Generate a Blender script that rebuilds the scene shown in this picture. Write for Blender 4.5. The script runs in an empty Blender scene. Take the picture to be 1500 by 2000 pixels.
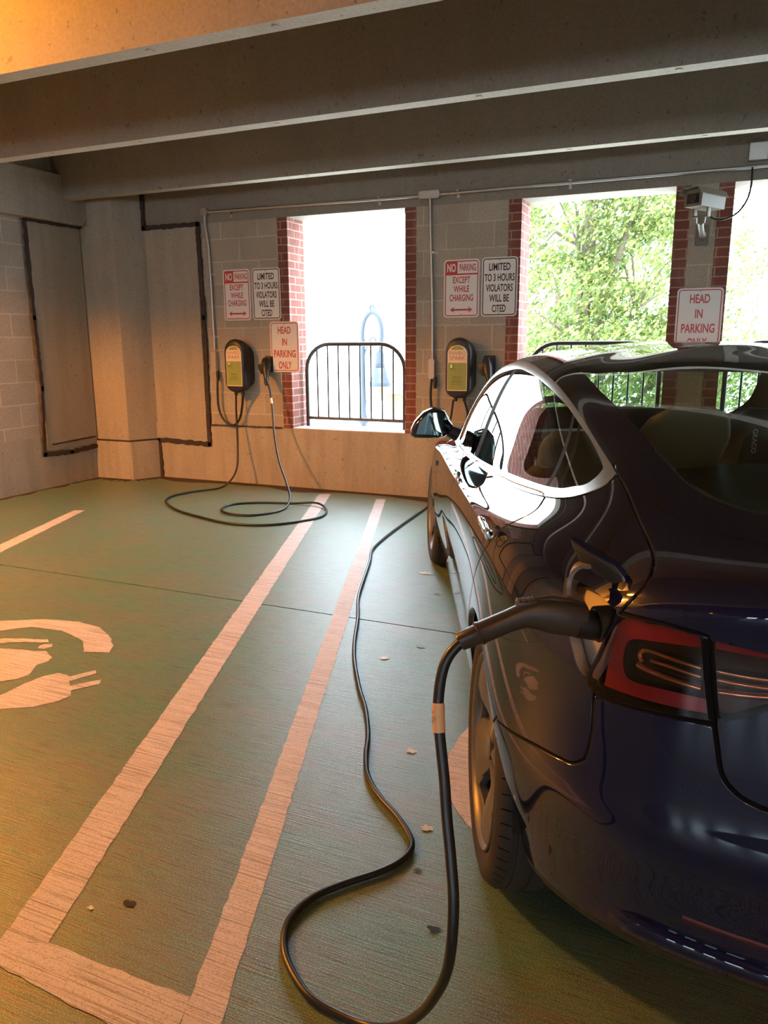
import bpy, bmesh, math, random
import numpy as np
from mathutils import Vector, Matrix
random.seed(7); rng = np.random.default_rng(7)
scene = bpy.context.scene
COL = scene.collection
PI = math.pi

# ---------------------------------------------------------------- camera, sky, lights, exposure
def add_camera():
    cd = bpy.data.cameras.new('camera'); co = bpy.data.objects.new('camera', cd); COL.objects.link(co)
    p, r, y = map(math.radians, (12.62, -.34, 23.66))
    fwd = Vector((-math.sin(y)*math.cos(p), math.cos(y)*math.cos(p), -math.sin(p)))
    right = Vector((math.cos(y), math.sin(y), 0)); up = right.cross(fwd)
    R = math.cos(r)*right + math.sin(r)*up; U = -math.sin(r)*right + math.cos(r)*up
    co.matrix_world = Matrix(((R.x, U.x, -fwd.x, 0), (R.y, U.y, -fwd.y, 0), (R.z, U.z, -fwd.z, 1.38), (0, 0, 0, 1)))
    cd.sensor_fit = 'VERTICAL'; cd.sensor_height = 24; cd.lens = 18.0; cd.clip_start = .05; cd.clip_end = 300
    scene.camera = co
add_camera()
scene.view_settings.view_transform = 'Standard'; scene.view_settings.look = 'None'
scene.view_settings.gamma = 1.0; scene.view_settings.use_curve_mapping = False
scene.view_settings.exposure = 0.22
SKY = 15.0
world = bpy.data.worlds.new('World'); scene.world = world; world.use_nodes = True
_bg = world.node_tree.nodes['Background']; _bg.inputs[0].default_value = (.72, .88, 1.0, 1); _bg.inputs[1].default_value = SKY
def lamp(name, kind, loc, energy, color, size=None, target=None, **kw):
    ld = bpy.data.lights.new(name, kind); ld.energy = energy; ld.color = color
    if kind == 'AREA': ld.shape = 'RECTANGLE'; ld.size, ld.size_y = size
    elif kind == 'SUN': ld.angle = size
    elif size is not None: ld.shadow_soft_size = size
    lo = bpy.data.objects.new(name, ld); COL.objects.link(lo); lo.location = loc
    if target is not None:
        lo.rotation_euler = (Vector(target)-Vector(loc)).to_track_quat('-Z', 'Y').to_euler()
    return lo
lamp('sun', 'SUN', (0, -10, 30), 9.0, (1, .96, .88), math.radians(.6), target=(-7, 4, 0))
SOD = (1.0, .36, .045)
# sodium fixtures, the last one added to light the first beam: (position, power)
LAMPS = [((-5.45, 2.14, 3.13), 820), ((1.9, -2.0, 3.0), 85), ((-4.6, -4.7, 3.0), 35), ((3.5, -6.3, 3.0), 50), ((7.0, 1.6, 3.0), 50), ((-1.5, -9.3, 3.0), 35), ((-3.75, 2.30, 3.13), 90)]

# ---------------------------------------------------------------- helpers
def new_obj(name, verts, faces, mats, parent=None, fmat=None, smooth=False, sharp=None):
    me = bpy.data.meshes.new(name)
    me.from_pydata([tuple(map(float, v)) for v in verts], [], [tuple(map(int, f)) for f in faces])
    if not isinstance(mats, (list, tuple)): mats = [mats]
    for m in mats: me.materials.append(m)
    if fmat is not None: me.polygons.foreach_set('material_index', list(map(int, fmat)))
    if smooth:
        me.polygons.foreach_set('use_smooth', [True]*len(me.polygons))
        if sharp is not None: me.set_sharp_from_angle(angle=math.radians(sharp))
    me.update()
    o = bpy.data.objects.new(name, me); COL.objects.link(o)
    if parent is not None: o.parent = parent
    return o
def tag(o, label=None, cat=None, group=None, kind=None):
    if label: o['label'] = label
    if cat: o['category'] = cat
    if group: o['group'] = group
    if kind: o['kind'] = kind
    return o
def empty(name, loc=(0, 0, 0), rz=0, label=None, cat=None, group=None):
    o = bpy.data.objects.new(name, None); COL.objects.link(o); o.location = loc; o.rotation_euler = (0, 0, rz)
    o.empty_display_size = .1
    return tag(o, label, cat, group)
class MB:
    def __init__(s): s.v = []; s.f = []; s.m = []
    def add(s, vs, fs, mi=0, M=None):
        b = len(s.v)
        if M is not None: vs = [M @ Vector(v) for v in vs]
        s.v += [tuple(v) for v in vs]; s.f += [tuple(b+i for i in f) for f in fs]; s.m += [mi]*len(fs); return s
    def box(s, lo, hi, mi=0, M=None):
        x0, y0, z0 = lo; x1, y1, z1 = hi
        return s.add([(x0,y0,z0),(x1,y0,z0),(x1,y1,z0),(x0,y1,z0),(x0,y0,z1),(x1,y0,z1),(x1,y1,z1),(x0,y1,z1)],
                     [(0,3,2,1),(4,5,6,7),(0,1,5,4),(1,2,6,5),(2,3,7,6),(3,0,4,7)], mi, M)
    def bbox(s, lo, hi, b=.004, mi=0, M=None):
        """box with bevelled edges"""
        bm = bmesh.new(); bmesh.ops.create_cube(bm, size=1)
        for v in bm.verts: v.co = Vector([lo[i]+(v.co[i]+.5)*(hi[i]-lo[i]) for i in range(3)])
        bmesh.ops.bevel(bm, geom=list(bm.edges), offset=b, segments=2, affect='EDGES', profile=.6)
        bm.verts.index_update()
        s.add([v.co.copy() for v in bm.verts], [[v.index for v in f.verts] for f in bm.faces], mi, M); bm.free(); return s
    def prism(s, poly, h0, h1, axis='Z', mi=0, M=None):
        """poly 2D extruded along axis; XY->Z, XZ->Y, YZ->X"""
        n = len(poly)
        def P(a, b, h): return (a, b, h) if axis == 'Z' else ((a, h, b) if axis == 'Y' else (h, a, b))
        vs = [P(a, b, h0) for a, b in poly] + [P(a, b, h1) for a, b in poly]
        fs = [tuple(range(n))[::-1], tuple(range(n, 2*n))] + [(i, (i+1) % n, n+(i+1) % n, n+i) for i in range(n)]
        return s.add(vs, fs, mi, M)
    def tube(s, pts, r, seg=10, mi=0, closed=False, caps=True, M=None, flat=None):
        pts = [Vector(p) for p in pts]; n = len(pts); vs = []; fs = []
        rr = r if isinstance(r, (list, tuple)) else [r]*n
        T = []
        for i in range(n):
            a = pts[(i-1) % n] if (closed or i > 0) else pts[i]; b = pts[(i+1) % n] if (closed or i < n-1) else pts[i]
            T.append((b-a).normalized())
        nrm = T[0].orthogonal().normalized() if flat is None else (Vector(flat)-T[0]*T[0].dot(Vector(flat))).normalized()
        for i in range(n):
            nrm = (nrm-T[i]*nrm.dot(T[i]))
            nrm = nrm.normalized() if nrm.length > 1e-8 else T[i].orthogonal().normalized()
            bn = T[i].cross(nrm)
            for k in range(seg):
                a = 2*PI*k/seg; vs.append(pts[i]+nrm*(rr[i]*math.cos(a))+bn*(rr[i]*math.sin(a)))
        for i in range(n if closed else n-1):
            j = (i+1) % n
            for k in range(seg):
                k2 = (k+1) % seg; fs.append((i*seg+k, i*seg+k2, j*seg+k2, j*seg+k))
        if caps and not closed:
            fs.append(tuple(range(seg))[::-1]); fs.append(tuple((n-1)*seg+k for k in range(seg)))
        return s.add(vs, fs, mi, M)
    def lathe(s, prof, seg=32, mi=0, M=None, caps=True):
        """profile [(radius, height)], about Z"""
        vs = []; fs = []; n = len(prof)
        for r, z in prof:
            for k in range(seg): a = 2*PI*k/seg; vs.append((r*math.cos(a), r*math.sin(a), z))
        for i in range(n-1):
            for k in range(seg): k2 = (k+1) % seg; fs.append((i*seg+k, i*seg+k2, (i+1)*seg+k2, (i+1)*seg+k))
        if caps:
            if prof[0][0] > 1e-5: fs.append(tuple(range(seg))[::-1])
            if prof[-1][0] > 1e-5: fs.append(tuple((n-1)*seg+k for k in range(seg)))
        return s.add(vs, fs, mi, M)
    def build(s, name, mats, parent=None, smooth=False, sharp=35):
        return new_obj(name, s.v, s.f, mats, parent, s.m, smooth, sharp if smooth else None)
def crom(pts, n=6, closed=False):
    """Catmull-Rom resampling"""
    P = [np.array(p, float) for p in pts]; m = len(P); out = []
    for i in range(m if closed else m-1):
        p0 = P[i-1] if (i > 0 or closed) else 2*P[0]-P[1]; p1 = P[i]; p2 = P[(i+1) % m]
        p3 = P[(i+2) % m] if (i+2 < m or closed) else 2*P[-1]-P[-2]
        for k in range(n):
            t = k/n
            out.append(.5*((2*p1)+(-p0+p2)*t+(2*p0-5*p1+4*p2-p3)*t*t+(-p0+3*p1-3*p2+p3)*t**3))
    if not closed: out.append(P[-1])
    return [tuple(p) for p in out]
def rrect(x0, z0, x1, z1, r, n=6):
    out = []
    for cx, cz, a0 in ((x1-r, z1-r, 0), (x0+r, z1-r, 90), (x0+r, z0+r, 180), (x1-r, z0+r, 270)):
        for k in range(n+1):
            a = math.radians(a0+90*k/n); out.append((cx+r*math.cos(a), cz+r*math.sin(a)))
    return out
def text_mesh(name, lines, mat, parent, M, depth=.0006, bold=.0):
    """lines: (text, x centre, z baseline, cap height, width); one mesh per line in the XZ plane, facing -Y, then M"""
    for txt, cx, cz, hgt, wid in lines:
        cu = bpy.data.curves.new('t', 'FONT'); cu.body = txt; cu.size = hgt/.70; cu.align_x = 'CENTER'
        cu.offset = bold*hgt; cu.resolution_u = 3; cu.fill_mode = 'FRONT'
        ob = bpy.data.objects.new('t', cu); COL.objects.link(ob)
        bpy.context.view_layer.update()
        me = bpy.data.meshes.new_from_object(ob.evaluated_get(bpy.context.evaluated_depsgraph_get()))
        xs = [v.co.x for v in me.vertices]; mid = (max(xs)+min(xs))/2; sx = wid/(max(xs)-min(xs)) if wid else 1
        vs = [M @ Vector((cx+(v.co.x-mid)*sx, -depth, cz+v.co.y)) for v in me.vertices]
        fs = [tuple(p.vertices) for p in me.polygons]
        bpy.data.objects.remove(ob); bpy.data.curves.remove(cu); bpy.data.meshes.remove(me)
        new_obj(name, vs, fs, mat, parent)

# ---------------------------------------------------------------- materials
def mat(name, base=(.5, .5, .5), rough=.6, metal=0., **kw):
    m = bpy.data.materials.new(name); m.use_nodes = True
    b = m.node_tree.nodes['Principled BSDF']
    b.inputs['Base Color'].default_value = (*base, 1); b.inputs['Roughness'].default_value = rough; b.inputs['Metallic'].default_value = metal
    for k, v in kw.items(): b.inputs[k.replace('_', ' ')].default_value = v
    return m
class NT:
    def __init__(s, m): s.m = m; s.t = m.node_tree; s.b = s.t.nodes['Principled BSDF']
    def n(s, typ, **kw):
        nd = s.t.nodes.new(typ)
        for k, v in kw.items():
            if k.startswith('i_'): nd.inputs[k[2:].replace('_', ' ')].default_value = v
            else: setattr(nd, k, v)
        return nd
    def l(s, a, b): s.t.links.new(a, b)
    def pos(s, scale=(1, 1, 1)):
        tc = s.n('ShaderNodeNewGeometry'); mp = s.n('ShaderNodeMapping'); mp.inputs['Scale'].default_value = scale
        s.l(tc.outputs['Position'], mp.inputs['Vector']); return mp.outputs[0]
    def noise(s, vec, scale, detail=4, rough=.55):
        n = s.n('ShaderNodeTexNoise'); n.inputs['Scale'].default_value = scale; n.inputs['Detail'].default_value = detail; n.inputs['Roughness'].default_value = rough
        s.l(vec, n.inputs['Vector']); return n.outputs['Fac']
    def ramp(s, fac, stops):
        r = s.n('ShaderNodeValToRGB'); e = r.color_ramp.elements
        while len(e) < len(stops): e.new(.5)
        for i, (p, c) in enumerate(stops): e[i].position = p; e[i].color = (*c, 1) if len(c) == 3 else c
        s.l(fac, r.inputs[0]); return r.outputs[0]
    def mix(s, fac, a, b, mode='MIX'):
        r = s.n('ShaderNodeMix', data_type='RGBA', blend_type=mode)
        for sock, v in ((r.inputs[0], fac), (r.inputs[6], a), (r.inputs[7], b)):
            if hasattr(v, 'is_linked') or hasattr(v, 'links'): s.l(v, sock)
            else: sock.default_value = v if isinstance(v, (int, float)) else (*v, 1)
        return r.outputs[2]
    def bump(s, h, strength=.3, dist=.01, prev=None):
        b = s.n('ShaderNodeBump'); b.inputs['Strength'].default_value = strength; b.inputs['Distance'].default_value = dist
        s.l(h, b.inputs['Height'])
        if prev is not None: s.l(prev, b.inputs['Normal'])
        s.l(b.outputs[0], s.b.inputs['Normal']); return b.outputs[0]
G3 = lambda v: (v, v, v)

def concrete(name, c1, c2, stain=.5, scale=1.2, bumpS=.25):
    m = mat(name, c1, .85); t = NT(m); p = t.pos()
    big = t.noise(p, scale, 6, .6); base = t.mix(big, c1, c2)
    streak = t.noise(t.pos((3, 3, .35)), 2.2, 5, .6)
    base = t.mix(t.ramp(streak, [(.45, G3(0)), (.75, G3(stain))]), base, tuple(x*.55 for x in c1))
    fine = t.noise(p, 60, 3, .7); base = t.mix(.18, base, t.ramp(fine, [(.3, G3(.1)), (.7, G3(.75))]), 'OVERLAY')
    pits = t.noise(p, 28, 2, .5); base = t.mix(t.ramp(pits, [(.68, G3(0)), (.72, G3(.6))]), base, tuple(x*.35 for x in c1))
    t.l(base, t.b.inputs['Base Color']); t.bump(fine, bumpS, .004); return m
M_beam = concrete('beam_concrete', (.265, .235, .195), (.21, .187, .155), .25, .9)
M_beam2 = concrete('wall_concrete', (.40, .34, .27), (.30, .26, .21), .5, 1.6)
M_base = concrete('base_concrete', (.44, .39, .32), (.32, .27, .21), .75, 2.0)
M_edge = concrete('lit_underside_concrete', (.50, .46, .38), (.38, .34, .28), .3, 3)  # paler than the beam sides: light from below put into the underside colour

def wall_uv(t, sx=1, sz=1, ox=0, oz=0):
    g = t.n('ShaderNodeNewGeometry'); sp = t.n('ShaderNodeSeparateXYZ'); t.l(g.outputs['Position'], sp.inputs[0])
    sn = t.n('ShaderNodeSeparateXYZ'); t.l(g.outputs['True Normal'], sn.inputs[0])
    ab = t.n('ShaderNodeMath', operation='ABSOLUTE'); t.l(sn.outputs['X'], ab.inputs[0])
    gt = t.n('ShaderNodeMath', operation='GREATER_THAN'); t.l(ab.outputs[0], gt.inputs[0]); gt.inputs[1].default_value = .5
    mx = t.n('ShaderNodeMix', data_type='FLOAT'); t.l(gt.outputs[0], mx.inputs[0]); t.l(sp.outputs['X'], mx.inputs[2]); t.l(sp.outputs['Y'], mx.inputs[3])
    a = t.n('ShaderNodeMath', operation='ADD'); t.l(mx.outputs[0], a.inputs[0]); a.inputs[1].default_value = ox+20
    b = t.n('ShaderNodeMath', operation='ADD'); t.l(sp.outputs['Z'], b.inputs[0]); b.inputs[1].default_value = oz+20
    c = t.n('ShaderNodeCombineXYZ'); t.l(a.outputs[0], c.inputs[0]); t.l(b.outputs[0], c.inputs[1]); return c.outputs[0]
def masonry(name, c1, c2, mortar, w, h, mort, ox, oz, rough=.9, bumpS=.6, wash=0.0):
    m = mat(name, c1, rough); t = NT(m); uv = wall_uv(t, ox=ox, oz=oz)
    jit = t.n('ShaderNodeTexNoise'); jit.inputs['Scale'].default_value = 9; t.l(uv, jit.inputs['Vector'])
    ma = t.n('ShaderNodeVectorMath', operation='SCALE'); ma.inputs['Scale'].default_value = .008; t.l(jit.outputs['Color'], ma.inputs[0])
    ad = t.n('ShaderNodeVectorMath', operation='ADD'); t.l(uv, ad.inputs[0]); t.l(ma.outputs[0], ad.inputs[1])
    b = t.n('ShaderNodeTexBrick'); t.l(ad.outputs[0], b.inputs['Vector'])
    b.inputs['Scale'].default_value = 1; b.inputs['Brick Width'].default_value = w; b.inputs['Row Height'].default_value = h
    b.inputs['Mortar Size'].default_value = mort; b.inputs['Mortar Smooth'].default_value = .3; b.inputs['Bias'].default_value = 0
    b.inputs['Color1'].default_value = (*c1, 1); b.inputs['Color2'].default_value = (*c2, 1); b.inputs['Mortar'].default_value = (*mortar, 1)
    p = t.pos(); fine = t.noise(p, 70, 4, .75); big = t.noise(p, 3, 4)
    col = t.mix(.35, b.outputs['Color'], t.ramp(fine, [(.25, G3(.05)), (.75, G3(.85))]), 'OVERLAY')
    col = t.mix(t.ramp(big, [(.4, G3(0)), (.8, G3(.5))]), col, tuple(x*.6 for x in c1))
    if wash: col = t.mix(t.ramp(t.noise(t.pos((6, 6, 1)), 3, 5), [(.5, G3(0)), (.7, G3(wash))]), col, mortar)
    t.l(col, t.b.inputs['Base Color'])
    inv = t.n('ShaderNodeMath', operation='SUBTRACT'); inv.inputs[0].default_value = 1; t.l(b.outputs['Fac'], inv.inputs[1])
    n1 = t.bump(inv.outputs[0], bumpS, .006); t.bump(fine, .35, .004, n1); return m
M_block = masonry('grey_block_masonry', (.40, .345, .275), (.345, .295, .235), (.50, .44, .36), .406, .203, .007, .06, -.565+.203*3-.03)
M_blockL = masonry('left_block_masonry', (.42, .37, .31), (.36, .315, .26), (.54, .48, .41), .406, .203, .007, .2, -.52+.609)
M_brick = masonry('red_brick', (.23, .070, .048), (.17, .052, .036), (.36, .25, .21), .203, .0677, .006, .02, -.565+.203*3, wash=.25)
M_caulk = mat('brown_black_caulk', (.035, .022, .018), .7)

# floor: worn green paint over broomed concrete
def floor_mat():
    m = mat('worn_green_floor', (.1, .2, .12), .42); t = NT(m); p = t.pos()
    broom = t.noise(t.pos((1.6, 115, 1)), 1.6, 4, .65)
    broom2 = t.noise(t.pos((5, 210, 1)), 1.5, 3, .6)
    big = t.noise(p, .55, 5, .6); mid = t.noise(t.pos((1, 2.2, 1)), 2.3, 6, .65); grit = t.noise(p, 260, 2, .6)
    green = t.mix(t.ramp(mid, [(.3, G3(0)), (.7, G3(1))]), (.030, .215, .150), (.085, .235, .140))
    worn = t.mix(t.noise(p, 1.1, 4), (.060, .052, .045), (.230, .225, .200))
    # traffic wear: mostly in the lane in front of the charging bays and along the car
    wear = t.ramp(t.mix(.55, big, mid), [(.34, G3(.15)), (.58, G3(1))])
    wf = t.n('ShaderNodeMath', operation='MULTIPLY'); t.l(wear, wf.inputs[0]); t.l(t.ramp(broom, [(.40, G3(.15)), (.56, G3(1))]), wf.inputs[1])
    col = t.mix(wf.outputs[0], green, worn)
    col = t.mix(t.ramp(broom2, [(.50, G3(0)), (.66, G3(.85))]), col, (.025, .020, .016))
    col = t.mix(t.ramp(grit, [(.50, G3(0)), (.66, G3(.7))]), col, (.34, .37, .31))
    t.l(col, t.b.inputs['Base Color'])
    t.b.inputs['Roughness'].default_value = .37; t.b.inputs['Specular IOR Level'].default_value = .7
    n1 = t.bump(broom, .30, .006); n2 = t.bump(broom2, .22, .003, n1); t.bump(grit, .5, .0012, n2); return m
M_floor = floor_mat()
def paint_mat():
    m = mat('worn_white_floor_paint', (.6, .55, .5), .5); t = NT(m); p = t.pos()
    broom = t.noise(t.pos((2, 125, 1)), 1.6, 4, .65); mid = t.noise(p, 5, 6, .7); grit = t.noise(p, 240, 2, .6)
    col = t.mix(mid, (.74, .69, .72), (.56, .52, .53))
    col = t.mix(t.ramp(broom, [(.48, G3(0)), (.66, G3(.85))]), col, (.17, .14, .11))
    col = t.mix(t.ramp(grit, [(.54, G3(0)), (.66, G3(.6))]), col, (.20, .17, .14))
    t.l(col, t.b.inputs['Base Color']); n1 = t.bump(broom, .35, .006); t.bump(grit, .3, .0012, n1); return m
M_paint = paint_mat()
M_black = mat('black_rubber', (.012, .011, .011), .45)
M_cable = mat('black_cable', (.013, .012, .013), .38)
M_plastic = mat('black_plastic', (.016, .015, .016), .5)
M_steel = mat('galvanised_steel', (.46, .43, .39), .38, .8)
M_darkmetal = mat('dark_bronze_rail_paint', (.05, .042, .038), .35, .4)
M_white = mat('reflective_white_sheet', (.74, .70, .66), .35)
M_red = mat('sign_red', (.50, .035, .035), .4)
M_ink = mat('sign_black', (.015, .014, .014), .4)
M_screw = mat('zinc_screw', (.45, .44, .42), .35, .9)
# ---- car surface: control rows from sill to roof, each running from the tail round the left side to the nose
def mk(x,y,z): return np.stack([np.array(x,float),np.array(y,float),np.array(z,float)],1)
ROWS=[
mk([-.72,-.70,-.64,-.57,-.46,-.35,-.2,0,.35,.8,1.25,1.7,2.15,2.55,2.95,3.25,3.45,3.54,3.6,3.62],
   [0,.23,.40,.58,.69,.76,.79,.79,.79,.79,.79,.79,.79,.79,.79,.76,.62,.46,.23,0],
   [.25]*5+[.24,.22,.20]+[.18]*5+[.2]*7),
mk([-.80,-.77,-.70,-.62,-.50,-.38,-.2,0,.35,.8,1.25,1.7,2.15,2.55,2.95,3.25,3.5,3.6,3.66,3.68],
   [0,.25,.46,.655,.775,.845,.86,.855,.86,.86,.86,.86,.86,.87,.87,.83,.68,.5,.25,0],
   [.24]*4+[.235,.23,.21,.19,.17]+[.165]*4+[.18]+[.2]*6),
mk([-.87,-.84,-.77,-.67,-.54,-.4,-.2,0,.35,.8,1.25,1.7,2.15,2.55,2.95,3.3,3.55,3.68,3.74,3.76],
   [0,.27,.48,.68,.80,.865,.89,.895,.885,.88,.88,.88,.885,.895,.90,.85,.70,.5,.25,0],
   [.34]*7+[.33,.30]+[.29]*4+[.32]+[.33]*6),
mk([-.92,-.89,-.81,-.71,-.56,-.4,-.2,0,.35,.8,1.25,1.7,2.15,2.55,2.95,3.3,3.56,3.70,3.755,3.77],
   [0,.29,.53,.73,.84,.90,.918,.922,.905,.895,.895,.895,.90,.915,.918,.87,.72,.5,.25,0],
   [.51]*4+[.487]+[.48]*15),
mk([-.965,-.935,-.853,-.752,-.58,-.4,-.2,0,.35,.8,1.25,1.7,2.15,2.55,2.95,3.28,3.54,3.68,3.735,3.75],
   [0,.30,.56,.765,.868,.917,.930,.932,.92,.912,.911,.911,.913,.922,.922,.875,.73,.5,.25,0],
   [.605]*4+[.592,.585]+[.585]*14),
mk([-.930,-.900,-.820,-.73,-.575,-.4,-.2,0,.35,.8,1.25,1.7,2.15,2.55,2.95,3.27,3.52,3.66,3.71,3.73],
   [0,.30,.555,.755,.866,.917,.931,.933,.922,.915,.914,.914,.914,.920,.919,.87,.725,.5,.25,0],
   [.655]*4+[.642,.64]+[.64]*8+[.635,.63,.62,.62,.62,.62]),
mk([-.935,-.905,-.825,-.73,-.575,-.4,-.2,0,.35,.8,1.25,1.7,2.15,2.55,2.95,3.25,3.5,3.63,3.68,3.70],
   [0,.30,.56,.755,.855,.905,.925,.928,.922,.918,.917,.915,.912,.915,.91,.86,.72,.5,.25,0],
   [.74]*14+[.72,.70,.67,.66,.66,.66]),
mk([-.905,-.88,-.805,-.715,-.57,-.4,-.2,0,.35,.8,1.25,1.7,2.15,2.55,2.95,3.2,3.42,3.52,3.57,3.59],
   [0,.30,.56,.75,.835,.88,.90,.905,.91,.91,.91,.91,.905,.895,.88,.82,.69,.5,.25,0],
   [.85]*8+[.84,.83,.82,.81,.80,.79,.78,.75,.71,.70,.70,.70]),
mk([-.89,-.865,-.80,-.70,-.56,-.4,-.2,0,.35,.8,1.25,1.7,2.15,2.55,2.9,3.1,3.3,3.4,3.44,3.45],
   [0,.30,.56,.735,.81,.845,.865,.875,.885,.893,.893,.89,.88,.86,.82,.74,.62,.45,.22,0],
   [.95,.95,.945,.94,.935,.93,.93,.925,.90,.875,.86,.85,.84,.83,.82,.80,.77,.765,.77,.77]),
mk([-.935,-.91,-.85,-.735,-.55,-.4,-.2,0,.35,.8,1.25,1.7,2.15,2.5,2.8,2.95,3.1,3.18,3.22,3.23],
   [0,.30,.56,.72,.765,.79,.81,.825,.845,.858,.862,.858,.845,.81,.74,.65,.53,.38,.19,0],
   [1.02,1.02,1.01,.99,.98,.98,.98,.965,.935,.905,.888,.876,.868,.865,.87,.865,.85,.85,.855,.855]),
mk([-.86,-.84,-.77,-.66,-.5,-.36,-.2,0,.35,.8,1.25,1.7,2.1,2.4,2.58,2.68,2.75,2.8,2.82,2.83],
   [0,.27,.50,.655,.715,.735,.75,.775,.805,.825,.83,.825,.81,.76,.68,.58,.46,.33,.17,0],
   [1.055,1.055,1.045,1.03,1.03,1.035,1.02,1.0,.965,.935,.915,.9,.89,.89,.9,.91,.92,.925,.93,.93]),
mk([-.62,-.61,-.57,-.49,-.38,-.28,-.14,.05,.38,.8,1.25,1.68,2.04,2.24,2.34,2.37,2.42,2.46,2.48,2.49],
   [0,.22,.42,.56,.62,.655,.68,.715,.765,.79,.80,.80,.795,.745,.65,.54,.42,.30,.15,0],
   [1.085,1.085,1.08,1.07,1.075,1.085,1.08,1.065,1.03,.995,.98,.97,.965,.97,.985,1.0,1.01,1.02,1.025,1.025]),
mk([-.30,-.295,-.27,-.22,-.13,-.05,.06,.2,.45,.82,1.25,1.64,1.94,2.09,2.14,2.15,2.18,2.2,2.21,2.215],
   [0,.2,.37,.49,.55,.59,.62,.65,.69,.725,.745,.755,.745,.69,.60,.49,.38,.27,.14,0],
   [1.14,1.14,1.135,1.13,1.135,1.14,1.145,1.15,1.145,1.125,1.115,1.11,1.11,1.115,1.125,1.135,1.145,1.15,1.155,1.155]),
mk([.05,.05,.06,.09,.15,.21,.28,.38,.55,.86,1.25,1.58,1.83,1.93,1.94,1.93,1.95,1.96,1.965,1.97],
   [0,.18,.34,.45,.51,.545,.57,.60,.635,.66,.675,.685,.675,.62,.54,.45,.35,.25,.13,0],
   [1.22,1.22,1.215,1.21,1.21,1.21,1.215,1.225,1.24,1.245,1.245,1.24,1.235,1.235,1.24,1.25,1.26,1.265,1.27,1.27]),
mk([.40,.40,.41,.43,.47,.52,.58,.66,.8,1.0,1.25,1.47,1.63,1.69,1.67,1.69,1.7,1.71,1.715,1.72],
   [0,.17,.31,.41,.47,.505,.53,.55,.57,.585,.60,.605,.595,.55,.48,.40,.31,.22,.11,0],
   [1.295,1.293,1.285,1.275,1.27,1.268,1.272,1.28,1.29,1.30,1.305,1.305,1.30,1.30,1.305,1.315,1.325,1.33,1.335,1.335]),
mk([.72,.72,.73,.75,.78,.82,.87,.93,1.01,1.12,1.24,1.35,1.42,1.46,1.48,1.49,1.5,1.5,1.505,1.505],
   [0,.13,.24,.33,.39,.42,.44,.46,.475,.48,.48,.475,.455,.42,.37,.31,.25,.17,.09,0],
   [1.345,1.343,1.335,1.325,1.318,1.318,1.32,1.327,1.335,1.34,1.343,1.34,1.338,1.34,1.343,1.35,1.355,1.36,1.362,1.363]),
]
def build_ctrl():
    C=np.array(ROWS)            # (R,20,3)
    last=C[-1].copy(); a=last.copy(); a[:,0]=1.12+(last[:,0]-1.12)*.75; a[:,1]*=.42; a[:,2]=1.358+(last[:,2]-1.345)*.4+(.009)
    b=last.copy(); b[:,0]=1.12+(last[:,0]-1.12)*.6; b[:,1]=0; b[:,2]=1.372+0*b[:,2]-.25*(b[:,0]-1.12)**2
    m=a.copy(); m[:,1]*=-1
    C=np.concatenate([C[:1],C,[a,b,m]])     # phantom at bottom (duplicate), at top mirror
    L=C[:,1:2].copy(); L[:,:,1]*=-1; Rr=C[:,-2:-1].copy(); Rr[:,:,1]*=-1
    return np.concatenate([L,C,Rr],1)
CT=build_ctrl()
NR,NC=CT.shape[0]-3,CT.shape[1]-3     # spans
def bas(t): return np.stack([(1-t)**3,3*t**3-6*t**2+4,-3*t**3+3*t**2+3*t+1,t**3],-1)/6
def S(u,v):
    """u in [0,NC] round the ring, v in [0,NR] upward"""
    u=np.clip(np.asarray(u,float),0,NC-1e-9); v=np.clip(np.asarray(v,float),0,NR-1e-9)
    i=u.astype(int); j=v.astype(int); bu=bas(u-i); bv=bas(v-j)
    out=np.zeros(u.shape+(3,))
    for a in range(4):
        for b in range(4):
            out+=CT[j+b,i+a]*(bu[...,a]*bv[...,b])[...,None]
    return out
def Nrm(u,v,e=.02):
    du=S(u+e,v)-S(u-e,v); dv=S(u,v+e)-S(u,v-e)
    n=np.cross(dv,du); n/=np.linalg.norm(n,axis=-1,keepdims=True)+1e-12
    return n
# ================================================================ the garage
D = 6.343                      # inner face of the far wall
XL = -5.90                     # inner face of the left wall
# floor with a joint
fm = MB(); fm.box((-9, -14.2, -.3), (14, 3.318, 0)); fm.box((-9, 3.328, -.3), (14, 6.75, 0)); fm.box((-9, 3.31, -.3), (14, 3.34, -.012), 1)
tag(fm.build('floor', [M_floor, M_caulk]), kind='structure')
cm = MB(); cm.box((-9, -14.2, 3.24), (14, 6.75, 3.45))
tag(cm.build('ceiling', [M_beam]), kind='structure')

W = [(-3.715, -2.571), (-1.574, -.432), (-.04, 1.10), (2.1, 3.24), (3.64, 4.78), (5.8, 6.94), (7.35, 8.5), (9.5, 10.64), (11.2, 12.34)]
SILL, HEAD, YB = .565, 2.462, 6.64
wm = MB()
wm.box((XL-.3, D-.012, -.02), (14, YB+.05, SILL), 0)                   # cast base
wm.box((XL-.3, D, HEAD), (14, YB, 3.24), 1)                            # spandrel above the openings
px = XL-.3
for a, b in W+[(14.3, 15)]:
    bw = .105
    x0, x1 = px, a
    if px > XL-.2: wm.box((x0, D, SILL), (x0+bw, YB, HEAD), 3); x0 += bw
    wm.box((x1-bw, D, SILL), (x1, YB, HEAD), 3); x1 -= bw
    wm.box((x0, D, SILL), (x1, YB, HEAD), 2); px = b
tag(wm.build('wall_far', [M_base, M_beam, M_block, M_brick]), kind='structure')
sm = MB()
for a, b in W: sm.box((a, D-.004, SILL), (b, YB+.05, SILL+.006))
M_sill = concrete('pale_sill', (.62, .58, .56), (.5, .47, .45), .2, 4)
tag(sm.build('trim_1', [M_sill]), kind='structure')
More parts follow.
